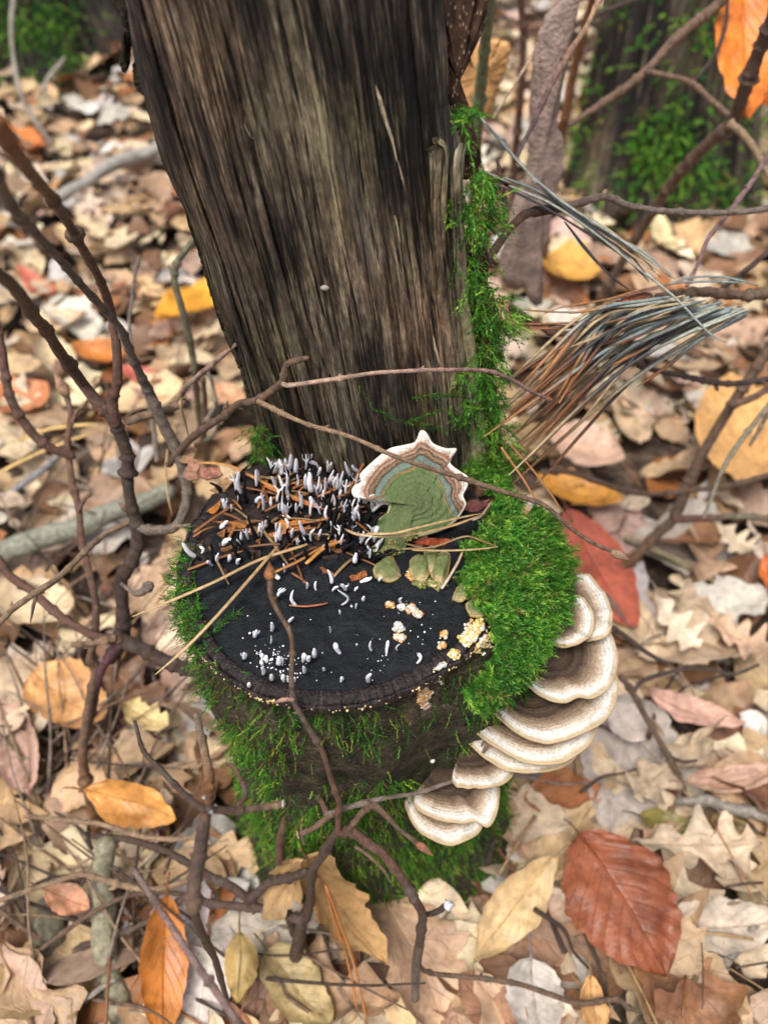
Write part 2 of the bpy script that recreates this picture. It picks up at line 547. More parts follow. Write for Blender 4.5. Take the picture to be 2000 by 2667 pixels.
stump = thing('cut_stump', 'low cut stump with a flat blackened top ringed by peeling bark and moss', 'stump', (SCX, SCY, 0))
th = np.linspace(0, 2 * math.pi, 200, endpoint=False)
zs = np.concatenate([np.linspace(-0.03, 0.2, 70), np.linspace(0.203, DISK_Z - .0035, 26)])
TH, ZZ = np.meshgrid(th, zs, indexing='xy')
V = wall_pt(TH, ZZ).reshape(-1, 3)
mk('bark_wall', V, grid_faces(len(zs), len(th), True), MAT['bark'], stump)
# cut face
nr = 46
tt = np.linspace(0, 1, nr)
RR, TH2 = np.meshgrid(tt, th, indexing='ij')
rr = RR * (rim_r(TH2) - 0.0058)
X = SCX + rr * np.cos(TH2); Y = SCY + rr * np.sin(TH2)
Z = DISK_Z + 0.0011 * fbm(X * 70, Y * 70, 0, 31, 3) + 0.0006 * fbm(X * 420, Y * 300, 0, 33, 2) - 0.0014 * np.clip((RR - .9) / .1, 0, 1) + .0016 * (1 - RR)
mk('cut_face', np.stack([X, Y, Z], -1).reshape(-1, 3), grid_faces(nr, len(th), True), MAT['char'], stump)
# bark rim: two ridged layers with a dark gap
def ring(name, off, w, hgt, z0, m, amp, seed):
    prof = np.array([(-.5, -1.6), (-.5, .3), (-.38, .85), (0, 1.0), (.36, .8), (.5, .2), (.5, -1.8)])
    th_ = np.linspace(0, 2 * math.pi, 420, endpoint=False)
    ridg = vnoise(np.cos(th_) * 36, np.sin(th_) * 36, 0, seed) * .8 + vnoise(np.cos(th_) * 90, np.sin(th_) * 90, 0, seed + 2) * .5
    Vs, uvs = [], []
    for pr, pz in prof:
        r = rim_r(th_) + off + pr * w * (1 + .25 * vnoise(np.cos(th_) * 9, np.sin(th_) * 9, 0, seed + 4)) + 0.0002 * ridg
        z = z0 + pz * hgt * (1 + .3 * vnoise(np.cos(th_) * 7, np.sin(th_) * 7, 0, seed + 6)) + amp * ridg * (pz > 0)
        Vs.append(np.stack([SCX + r * np.cos(th_), SCY + r * np.sin(th_), z], -1))
        uvs.append(np.stack([th_ * SR, np.full_like(th_, pr * w)], -1))
    return mk(name, np.vstack(Vs), grid_faces(len(prof), 420, True), m, stump, uv=np.vstack(uvs))
rb = ring('bark_ring', -0.0030, .0055, .0014, DISK_Z - .0008, MAT['rim'], .00045, 3)
ring('outer_bark', 0.0006, .0017, .0012, DISK_Z - .0016, MAT['rim'], .0006, 13)

ICO = None
def ico():
    global ICO
    if ICO is None:
        import bmesh
        bm = bmesh.new(); bmesh.ops.create_icosphere(bm, subdivisions=2, radius=1.0)
        bm.verts.ensure_lookup_table()
        ICO = (np.array([v.co[:] for v in bm.verts]), [tuple(v.index for v in f.verts) for f in bm.faces])
        bm.free()
    return ICO

def blob(B, c, r, colr, sq=(1, 1, 1), rough=.3):
    V, F = ico()
    s = random.random() * 99
    n = 1 + rough * vnoise(V[:, 0] * 1.7 + s, V[:, 1] * 1.7, V[:, 2] * 1.7, 5)
    B.add(np.asarray(c) + V * n[:, None] * r * np.asarray(sq), F, colr)

B = Bake()
for i in range(760):
    a = R(random.uniform(-158, -18))
    if random.random() > .5 + .5 * vnoise(np.array([a * 7.0]), np.array([3.0]), 0, 8)[0] + .08: continue
    r = rim_r(np.array([a]))[0] + random.uniform(.0002, .0016)
    k = random.uniform(.65, 1.1)
    blob(B, (SCX + r * math.cos(a), SCY + r * math.sin(a), DISK_Z - .0010 - random.random() * .002), random.uniform(.00018, .00052), np.array(lin((214, 192, 136))) * k)
ob = B.build('crust_edge', MAT['crumb'], stump)
tag(ob, 'cream crumbly crust along the rim', kind='stuff')

# ------------------------------------------------------------------ dead trunk
L_EDGE = [(318, -60), (328, 0), (356, 181), (386, 301), (422, 416), (464, 512), (500, 579), (530, 657), (555, 753), (585, 838), (620, 905), (655, 1030), (670, 1104), (680, 1150), (690, 1200)]
R_EDGE = [(1148, -60), (1151, 0), (1160, 121), (1169, 271), (1190, 350), (1206, 390), (1206, 482), (1211, 603), (1223, 784), (1232, 900), (1245, 1100), (1252, 1204)]
def edge_fn(pts):
    Q = np.array([ony(px, py, TRUNK_Y) for px, py in pts])
    zz, xx = Q[::-1, 2], Q[::-1, 0]
    z2 = np.concatenate([[-.05, .12], zz, [.62, .85]])
    x2 = np.concatenate([[xx[0], xx[0]], xx, [xx[-1] + (xx[-1] - xx[-4]) / (zz[-1] - zz[-4]) * .14, xx[-1] + (xx[-1] - xx[-4]) / (zz[-1] - zz[-4]) * .30]])
    return lambda z: np.interp(z, z2, x2)
LX, RX = edge_fn(L_EDGE), edge_fn(R_EDGE)
_zf = np.linspace(.24, .46, 60)
_pl, _pr = np.polyfit(_zf, LX(_zf), 1), np.polyfit(_zf, RX(_zf), 1)      # straight grain lines
trunk = thing('dead_tree', 'standing bare dead trunk with dark weathered grain rising behind the black cut stump', 'dead trunk', (0, TRUNK_Y, 0))
nz_, na = 330, 300
zv = np.concatenate([np.linspace(-.03, .235, 24), np.linspace(.24, .47, nz_ - 60), np.linspace(.474, .80, 36)])
front = np.linspace(0, 1, 400)                                        # left edge -> right edge across the face
back = np.linspace(0, 1, 42)[1:-1]
Vs, UVs = [], []
for z in zv:
    xl, xr = LX(z), RX(z)
    cxm, hw = (xl + xr) / 2, (xr - xl) / 2
    s = front * 2 - 1
    bul = np.power(np.clip(1 - np.abs(s) ** 2.6, 0, 1), .62)
    gl, gr = np.polyval(_pl, z), np.polyval(_pr, z)
    q = (cxm + hw * s - gl) / (gr - gl) + .006 * fbm(front * 5, z * 9, 0, 44, 2)
    g = .55 * vnoise(q * 26, z * 5, 0, 51) + .35 * vnoise(q * 60, z * 9, 0, 52) + .2 * vnoise(q * 150, z * 16, 0, 53)
    crack = np.clip(np.abs(vnoise(q * 13, z * 2.2, 0, 57)) * 11, 0, 1) ** .8
    crack2 = np.clip(np.abs(vnoise(q * 34, z * 7.5, 0, 58)) * 7, 0, 1) ** .8
    leftw = np.clip((.42 - front) / .3, 0, 1)
    rightw = np.clip((front - .6) / .3, 0, 1)
    dep = .0008 * g - .0034 * (1 - crack) * (.4 + 1.7 * leftw + .6 * rightw) - .0011 * (1 - crack2) + .0015 * vnoise(q * 6, z * 6, 0, 60)
    edge = np.clip(np.minimum(front, 1 - front) / .02, 0, 1)
    y = TRUNK_Y - .018 * bul - dep * edge - .03 * 0
    x = cxm + hw * np.sign(s) * np.abs(s) ** .94 + .0006 * vnoise(z * 60 + front * 3, front * 2, 0, 62) * (1 - edge)
    xb = cxm + hw * np.cos(back * math.pi) * 1.0
    yb = TRUNK_Y + .052 * np.sin(back * math.pi) ** .8 + .002 * vnoise(back * 20, z * 6, 0, 66)
    ztop = np.where(z > .79, .02 * vnoise(front * 30, 3, 0, 71), 0)
    ztb = np.where(z > .79, .02 * vnoise(back * 20, 4, 0, 71), 0)
    Vs.append(np.stack([np.concatenate([x, xb]), np.concatenate([y, yb]), np.concatenate([z + ztop, z + ztb])], -1))
    UVs.append(np.stack([np.concatenate([q * .105, .105 + back * .16]), np.full(len(front) + len(back), z)], -1))
nc = len(front) + len(back)
mk('weathered_wood', np.vstack(Vs), grid_faces(len(zv), nc, True), MAT['wood'], trunk, uv=np.vstack(UVs))
# closed broken top
topv = Vs[-1]
mk('broken_top', np.vstack([topv, topv.mean(0) - np.array([0, 0, .01])]), [(i, (i + 1) % nc, nc) for i in range(nc)], MAT['wood'], trunk, uv=np.vstack([UVs[-1], [[0, 0]]]))

def face_y(px, py):
    """depth of the trunk face seen at a photo pixel"""
    q = ony(px, py, TRUNK_Y - .012)
    xl, xr = LX(q[2]), RX(q[2])
    s = np.clip((q[0] - (xl + xr) / 2) / ((xr - xl) / 2), -1, 1)
    return TRUNK_Y - .018 * max(1 - abs(s) ** 2.6, 0) ** .62

def strip_on_trunk(name, pts, wpx, proud, m, flat=.45, ns=12, seed=0):
    Q = []
    for px, py in pts:
        y = face_y(px, py) - proud
        Q.append(ony(px, py, y))
    C = spline(Q, 70)
    d = proj(C)[:, 2]
    wv = np.interp(np.linspace(0, 1, 70), np.linspace(0, 1, len(wpx)), wpx) * d / FPX / 2
    wv = wv * (1 + .12 * vnoise(np.linspace(0, 14, 70), seed + .5, 0, seed))
    T = np.gradient(C, axis=0); T /= np.linalg.norm(T, axis=1, keepdims=True)
    side = np.array([1.0, 0, 0]) - T * T[:, :1]
    side /= np.linalg.norm(side, axis=1, keepdims=True)
    nor = np.cross(side, T)
    nor *= np.where(nor[:, 1:2] > 0, -1, 1)
    a = np.linspace(0, 2 * math.pi, ns * 2, endpoint=False)
    groove = 1 + .16 * np.cos(a * 5 + seed) 
    V = C[:, None] + (wv[:, None] * np.cos(a))[..., None] * side[:, None] + (wv[:, None] * flat * np.sin(a) * groove)[..., None] * nor[:, None]
    uv = np.stack(np.broadcast_arrays((wv[:, None] * a / 2) + seed, C[:, 2:3]), -1).reshape(-1, 2)
    return mk(name, V.reshape(-1, 3), grid_faces(70, ns * 2, True), m, trunk, uv=uv)
strip_on_trunk('sapwood_strip', [(1125, 372), (1140, 395), (1143, 470), (1142, 543), (1145, 693), (1152, 800), (1166, 900), (1180, 1010)], [50, 52, 40, 32, 28, 26, 24, 10], .0022, MAT['slab'], .6, seed=1)
strip_on_trunk('sapwood_strip', [(1200, 378), (1190, 420), (1187, 482), (1193, 633), (1204, 784), (1222, 900), (1238, 1050), (1246, 1205)], [30, 36, 38, 34, 34, 38, 44, 52], .0006, MAT['slab'], .7, seed=2)
strip_on_trunk('splinter', [(978, 222), (990, 262), (1006, 320), (1022, 368), (1034, 420)], [2, 13, 10, 8, 2], .0012, MAT['splint'], .6, 5, 3)
strip_on_trunk('splinter', [(1015, 540), (1030, 575), (1042, 640), (1046, 700)], [1, 7, 6, 1], .0004, MAT['splint'], .6, 5, 4)
strip_on_trunk('splinter', [(1036, 418), (1050, 470), (1060, 520)], [2, 8, 2], .0004, MAT['splint'], .6, 5, 6)
strip_on_trunk('splinter', [(620, 280), (634, 320), (652, 352), (680, 376)], [2, 6, 5, 1], .0006, MAT['splint'], .6, 5, 5)
strip_on_trunk('splinter', [(1126, 860), (1134, 910), (1148, 960)], [1, 9, 2], .0008, MAT['splint'], .6, 5, 8)

# plates of bark on either flank
def plate(name, outline, y0, thick, m, parent, dome=.0, n=16, jag=3.0):
    """a jagged plate traced as an outline, at its own depth, with thickness"""
    O = spline(outline + [outline[0]], 140)[:-1]
    O = O + jag * RNG.standard_normal(O.shape)
    c = O.mean(0)
    Vf, Vb, uv = [], [], []
    for k in range(n + 1):
        t = k / n
        ring_ = c + (O - c) * t
        for q in ring_:
            w_ = ony(q[0], q[1], y0)
            bump = dome * (1 - t * t) + .0008 * vnoise(np.array([w_[0] * 300]), np.array([w_[2] * 120]), 0, 9)[0] * (1 - t ** 6)
            Vf.append((w_[0], y0 - bump, w_[2])); Vb.append((w_[0], y0 + thick - bump * .5, w_[2])); uv.append((w_[0], w_[2]))
    N = len(O)
    F = grid_faces(n + 1, N, True)
    F2 = F[:, ::-1] + len(Vf)
    a0 = n * N
    j = np.arange(N)
    sidef = np.stack([a0 + j, a0 + (j + 1) % N, a0 + (j + 1) % N + len(Vf), a0 + j + len(Vf)], -1)
    return mk(name, np.array(Vf + Vb), np.vstack([F, F2, sidef]), m, parent, uv=np.array(uv + uv), smooth=False)
plate('bark_plate', [(1140, -30), (1262, -30), (1266, 36), (1256, 84), (1230, 110), (1224, 150), (1198, 184), (1206, 259), (1225, 300), (1248, 400), (1246, 440), (1212, 470), (1165, 440), (1140, 240)], TRUNK_Y + .010, .007, MAT['perf'], trunk, .003)
plate('bark_plate', [(1200, 620), (1262, 640), (1272, 740), (1300, 840), (1290, 960), (1300, 1080), (1306, 1200), (1230, 1210), (1215, 900)], TRUNK_Y + .010, .008, MAT['perf'], trunk, .003)
for i, oo in enumerate([[(290, -20), (334, -20), (336, 90), (330, 170), (322, 188), (314, 150), (318, 60)],
                        [(345, 170), (372, 190), (392, 262), (380, 250), (360, 240), (350, 220)],
                        [(478, 530), (520, 600), (545, 690), (570, 780), (588, 850), (582, 862), (566, 820), (545, 756), (528, 690), (504, 620), (490, 580)],
                        [(560, 790), (600, 850), (650, 960), (676, 1110), (668, 1120), (640, 1010), (612, 930), (588, 880)]]):
    plate('bark_flake', oo, TRUNK_Y + .004, .005, MAT['bark'], trunk, .001, 8, 2.0)
# a tiny pale button fungus on the face and a beetle hole
bb = Bake()
q = ony(846, 750, face_y(846, 750) - .0006)
blob(bb, q, .0014, lin((150, 140, 128)), (1.25, .8, .75), .1)
tag(bb.build('button_fungus', MAT['fungus']), 'tiny grey button fungus stuck on the bare trunk face', 'fungus')

# ------------------------------------------------------------------ bracket fungi on the stump's flank
def z7(p): return (1000 + p[0] * .4219, 1400 + p[1] * .4219)
def z4(p): return (450 + p[0] * .5425, 1050 + p[1] * .5425)

def bracket(name, label, centre, outline, z, group, tilt=0.0, mat='bracket', zc=None, thick=.0014, plane=None, lip=(178, 158, 122), zone=None, nphi=90, nt=22, wav=.0013, seed=0, cat='bracket fungus', closed=False, dip=.0):
    """fan-shaped cap from its attachment point out to a traced lip, with a rounded lip and a pale pore surface"""
    f = plane if plane else (lambda p: onz(p[0], p[1], z))
    c = f(centre)
    if mat == 'bracket':        # root the cap inside the bark wall
        dx, dy = c[0] - SCX, c[1] - SCY
        wr = wall_r(np.array([math.atan2(dy, dx)]), np.array([c[2]]))[0] - .004
        rho = math.hypot(dx, dy)
        if rho > wr: c = np.array([SCX + dx / rho * wr, SCY + dy / rho * wr, c[2]])
    O2 = spline(outline + ([outline[0]] if closed else []), nphi + (1 if closed else 0))
    if closed: O2 = O2[:-1]
    O = np.array([f(p) for p in O2])
    k = np.arange(len(O))
    t = np.linspace(0, 1, nt)
    nrm = np.array([0, 0, 1.0])
    if plane:
        nrm = np.cross(O[len(O) // 3] - c, O[2 * len(O) // 3] - c); nrm /= np.linalg.norm(nrm)
        if nrm @ (CAMP - c) < 0: nrm = -nrm
    ph = np.linspace(0, 1, len(O))
    Vt = []; uv = []
    rad = np.linalg.norm(O - c, axis=1)
    kern = np.hanning(23); kern /= kern.sum()
    radS = np.convolve(np.concatenate([rad[-30:], rad, rad[:30]]) if closed else np.pad(rad, 30, mode='edge'), kern, 'same')[30:-30]
    zn = np.ones(len(rad)) if zone is None else spline(np.column_stack([np.array(outline + [outline[0]], float), np.array(list(zone) + [zone[0]])]), nphi + 1)[:-1, 2]
    zn = np.clip(zn, .2, 1)
    shape = np.clip(rad / radS, .6, 1.25) if closed else np.ones(len(rad))
    for tk in t:
        base = c + (O - c) * tk
        rise = .0035 * (1 - tk) ** 1.6 + .00035 * np.sin(tk * 34 + 2 * vnoise(ph * 5, seed, 0, 3)) * (tk > .1) * (tk < .93) - dip * np.sin(tk * math.pi)
        rise = rise - .0010 * max(tk - .9, 0) / .1
        wv = wav * (vnoise(ph * 7 + seed * 3.3, .5, 0, 11 + seed) + .5 * vnoise(ph * 17, .5, 0, 12 + seed)) * tk ** 2 * 2
        Vt.append(base + nrm * (rise + wv)[:, None]); ed = np.clip((tk - .86) / .14, 0, 1); uv.append(np.stack([zn * (tk * shape * (1 - ed) + tk * ed), ph], -1))
    top = np.vstack(Vt); uvt = np.vstack(uv)
    N = len(O)
    root = thing(name, label, cat, tuple(c), group)
    mk('cap', top, grid_faces(nt, N, closed), MAT[mat], root, uv=uvt)
    # rounded lip
    E = Vt[-1]
    out = (O - c); out -= nrm * (out @ nrm)[:, None]; out /= np.maximum(np.linalg.norm(out, axis=1, keepdims=True), 1e-9)
    Ls = []
    for a in np.linspace(0, math.pi, 7):
        Ls.append(E + out * (math.sin(a) * thick * .42) + nrm * ((math.cos(a) - 1) * thick / 2))
    lipc = np.tile(lin(lip) * zn[:, None] ** 2 + lin((120, 128, 62)) * (1 - zn[:, None] ** 2), (7, 1))
    mk('lip', np.vstack(Ls), grid_faces(7, N, closed), MAT['pore'], root, col=lipc)
    Us = []
    for tk in np.linspace(1, 0, 8):
        Us.append(c + (E - c) * tk - nrm * (thick + .006 * (1 - tk) ** 1.5))
    mk('pore_surface', np.vstack(Us), grid_faces(8, N, closed), MAT['pore'], root, col=lin((205, 196, 176)))
    return root

G = 'brown and white bracket fungi on the stump'
def br(label, c, out, z, **k):
    return bracket('bracket_fungus', label, z7(c), [z7(p) for p in out], z, G, **k)
br('pale bracket fungus half hidden behind the small top bracket, against the red leaf', (1130, 470), [(1100, 330), (1135, 265), (1175, 228), (1250, 232), (1330, 290), (1385, 365), (1410, 445), (1402, 540), (1360, 600), (1260, 620)], .232, seed=1)
br('small rounded bracket fungus beside the moss cushion, on top of the largest bracket', (1060, 520), [(1060, 400), (1100, 372), (1150, 352), (1220, 375), (1278, 440), (1295, 520), (1270, 600), (1200, 645), (1120, 656), (1040, 642), (995, 615), (985, 592), (1020, 580)], .238, seed=2)
br('widest bracket fungus with dark brown rings, below the small rounded bracket', (1000, 745), [(1180, 480), (1300, 482), (1392, 560), (1430, 650), (1441, 760), (1420, 850), (1370, 925), (1285, 970), (1200, 966), (1130, 990), (1050, 982), (970, 950), (900, 912), (835, 870), (795, 830), (752, 812), (800, 760)], .224, seed=3)
br('wide bracket fungus with a chocolate brown hollow, directly under the widest bracket', (930, 960), [(1300, 740), (1425, 850), (1434, 980), (1392, 1080), (1310, 1160), (1200, 1212), (1090, 1246), (1000, 1250), (900, 1230), (800, 1180), (720, 1120), (652, 1062), (620, 1020), (720, 960)], .212, seed=4)
br('long crescent bracket fungus with a snapped twig lying on it', (850, 1040), [(1240, 960), (1318, 1120), (1275, 1255), (1190, 1330), (1080, 1384), (960, 1390), (840, 1360), (740, 1312), (640, 1250), (560, 1180), (505, 1112), (474, 1068), (540, 1040), (640, 990)], .201, seed=5)
br('grey lowest bracket fungus of the upper tier showing only its shaded edge', (820, 1120), [(1240, 1100), (1200, 1310), (1120, 1390), (1040, 1422), (930, 1446), (820, 1436), (720, 1400), (620, 1342), (540, 1272), (480, 1202), (600, 1080)], .190, seed=6)
br('small frilled bracket fungus wedged between the upper tier and the lower pair', (600, 1390), [(470, 1400), (440, 1420), (422, 1468), (440, 1506), (520, 1530), (600, 1541), (680, 1530), (760, 1490), (795, 1435), (740, 1370)], .179, seed=7, wav=.0012)
br('bracket fungus with a brown hollow, upper one of the lower pair', (470, 1560), [(215, 1560), (188, 1590), (192, 1642), (232, 1690), (300, 1730), (400, 1746), (480, 1756), (560, 1742), (640, 1771), (690, 1700), (706, 1600), (704, 1520), (640, 1480)], .163, seed=8, wav=.0013)
br('creamy fan bracket fungus, lowest one of all on the stump', (430, 1640), [(180, 1600), (134, 1622), (150, 1700), (200, 1790), (280, 1850), (380, 1886), (460, 1886), (540, 1850), (592, 1800), (612, 1740)], .151, seed=9, wav=.0012)

# old algae-green rosette on the cut face, leaning back to the trunk
q0 = onz(1030, 1440, DISK_Z + .001)
q1 = ony(1095, 1120, TRUNK_Y - .020)
def tilted(p):
    e = q1 - q0
    n = np.cross(np.array([1.0, 0.06, 0]), e); n /= np.linalg.norm(n)
    r = ray(*p)
    return CAMP + r * (((q0 - CAMP) @ n) / (r @ n))
ro = [(1000, 800), (968, 700), (960, 600), (1000, 545), (1040, 515), (1046, 460), (1000, 432), (940, 440), (890, 455), (868, 425), (880, 395), (914, 375), (905, 345), (940, 305), (1000, 252), (1050, 218), (1120, 202), (1165, 186), (1190, 132), (1218, 140), (1250, 190), (1310, 212), (1362, 214), (1340, 258), (1332, 290), (1380, 330), (1412, 352), (1408, 400), (1388, 440), (1402, 480), (1380, 522), (1350, 560), (1290, 600), (1210, 625), (1135, 650), (1110, 720), (1060, 800)]
bracket('rosette_bracket', 'large algae-green bracket fungus with ringed bands and a lobed white margin, beside the trunk', z4((1165, 500)), [z4(p) for p in ro], 0, 'bracket fungi on the cut face', mat='rosette', plane=tilted, closed=True, nphi=180, nt=30, wav=.0016, lip=(222, 214, 198), seed=20, thick=.0024, zone=[.45] * 5 + [.7, .95] + [1] * 22 + [.9, .75] + [.6] + [.5] * 5)
for i, (c, out, lab) in enumerate([
    ((1190, 790), [(1130, 790), (1145, 745), (1180, 720), (1215, 740), (1232, 790), (1215, 840), (1170, 850)], 'small grey-green lobed bracket under the rosette, beside the orange crust'),
    ((1245, 760), [(1205, 740), (1215, 690), (1250, 676), (1275, 700), (1280, 750), (1262, 800), (1225, 800)], 'small upright olive lobe with an orange tip under the rosette'),
    ((1285, 800), [(1240, 800), (1260, 740), (1300, 712), (1330, 740), (1320, 800), (1295, 850), (1255, 850)], 'rounded olive lobe next to the dry stalk under the rosette'),
    ((1020, 800), [(965, 800), (990, 760), (1040, 740), (1085, 770), (1090, 820), (1040, 850), (985, 845)], 'crumbling olive lobe below the foot of the rosette'),
    ((1400, 910), [(1345, 930), (1365, 880), (1400, 862), (1425, 885), (1420, 930), (1385, 950)], 'little olive lobe at the edge of the moss cushion'),
    ((1460, 970), [(1410, 960), (1440, 940), (1490, 950), (1505, 990), (1480, 1015), (1430, 1000)], 'dull brown-olive lobe half buried in the moss cushion edge')]):
    bracket('algae_lobe', lab, z4(c), [z4(p) for p in out], DISK_Z + .003, 'small green lobes on the cut face', mat='lobe', closed=True, nphi=40, nt=9, wav=.0012, thick=.0012, lip=(140, 128, 76), seed=30 + i, cat='fungus lobe', dip=-.0022)

# ------------------------------------------------------------------ candlesnuff fungi
def disk_top(px, py):
    return onz(px, py, DISK_Z + .0006)
SNUFF = [  # base x,y  tip x,y  width  bend  in traced units, last: style
 (345,455,315,325,22,.2,''),(400,430,400,318,35,0,'flat'),(515,370,512,268,22,0,''),(497,345,487,285,18,0,''),(560,345,567,243,20,0,''),(590,370,592,268,24,0,''),
 (585,262,583,203,16,0,''),(627,292,627,183,26,0,''),(642,292,668,245,12,-.1,''),(783,318,787,214,36,0,'flat'),(862,372,824,283,16,.1,''),(918,338,862,294,18,.25,''),
 (640,430,640,340,22,0,''),(662,465,652,332,28,.05,''),(688,512,657,452,28,.1,''),(746,416,739,380,10,0,''),(785,446,793,338,14,.1,''),(796,440,818,325,14,0,''),
 (540,440,550,338,14,0,''),(498,490,541,394,20,.1,''),(476,522,472,448,14,0,''),(408,500,440,444,18,.35,''),(266,522,245,458,22,0,'fork'),(281,522,281,488,10,0,''),
 (574,532,616,440,13,-.2,''),(531,541,529,478,14,0,''),(516,530,513,480,10,0,''),(225,612,264,568,24,.15,''),(244,690,282,648,28,.1,''),(130,748,44,674,24,.12,''),
 (137,722,128,690,16,-.5,''),(196,780,172,758,18,.1,''),(216,772,218,724,16,0,''),(270,762,276,733,20,0,''),(318,780,328,744,18,.2,''),(321,702,307,652,12,0,''),
 (366,662,356,598,14,0,'fork'),(414,642,418,578,14,0,''),(526,702,516,576,20,0,''),(656,668,608,564,20,.15,''),(751,580,744,488,14,.1,''),(868,582,892,488,22,.05,''),
 (912,502,934,418,28,0,''),(948,532,1010,468,18,.1,'fork'),(1030,462,1046,398,14,0,''),(948,690,978,598,34,0,'flat'),(871,786,877,722,24,0,''),(958,706,1010,648,18,.1,''),
 (536,816,533,768,12,0,''),(534,852,462,800,24,.2,''),(514,946,537,888,14,.2,'fork'),(622,984,578,898,17,.4,''),(752,892,742,802,18,-.15,''),(768,902,796,878,14,.2,''),
 (774,974,792,894,12,-.4,''),(850,902,818,864,20,.1,'fork'),(866,902,887,880,14,0,''),(898,862,952,838,22,.1,''),(798,1012,800,994,10,0,''),(806,1196,780,1156,26,.15,''),
 (1026,1202,1034,1142,17,0,''),(962,1192,951,1140,12,.2,''),(1168,1244,1182,1200,15,-.3,'fork'),(392,1128,402,1090,22,0,'fork'),(468,1092,474,1052,20,0,''),(466,1152,471,1118,10,0,''),
 (558,1054,580,1030,16,.1,''),(944,1334,952,1298,22,.2,''),(1112,958,1102,930,14,.3,''),(992,858,1002,838,14,.1,''),(642,892,643,864,14,0,''),(756,1098,753,1072,9,0,''),
 (432,1230,424,1198,20,0,''),(450,1240,446,1212,22,0,''),(500,1262,512,1212,28,0,''),(524,1256,526,1226,18,0,''),(430,1254,426,1234,18,0,''),(432,1298,430,1266,18,0,''),
 (476,1326,475,1302,20,0,''),(532,1330,528,1304,20,0,''),(548,1338,546,1310,16,0,''),(622,1234,624,1208,24,0,''),(655,1236,658,1214,20,0,''),(678,1222,675,1180,24,0,''),
 (628,1290,628,1264,20,0,''),(1104,1190,1090,1156,8,.3,''),(915,948,918,930,18,.1,''),(856,990,858,968,12,0,''),(370,1358,368,1344,20,0,''),(586,1330,586,1314,12,0,''),
 (338,1226,340,1200,22,0,'fork'),(722,1280,722,1268,14,0,''),(805,1330,812,1314,18,0,''),(692,900,690,856,12,.1,''),(880,985,882,962,10,0,''),(425,645,420,610,9,0,'')]
BLACK = lin((24, 22, 25))
def snuff_stalk(base, tip, w, bend, wtip=.9, n=14):
    t = np.linspace(0, 1, n)[:, None]
    axis = tip - base
    sidev = np.cross(axis, [0, 1.0, 0]); sidev /= max(np.linalg.norm(sidev), 1e-9)
    return base + axis * t + sidev * np.linalg.norm(axis) * bend * np.sin(t * math.pi)
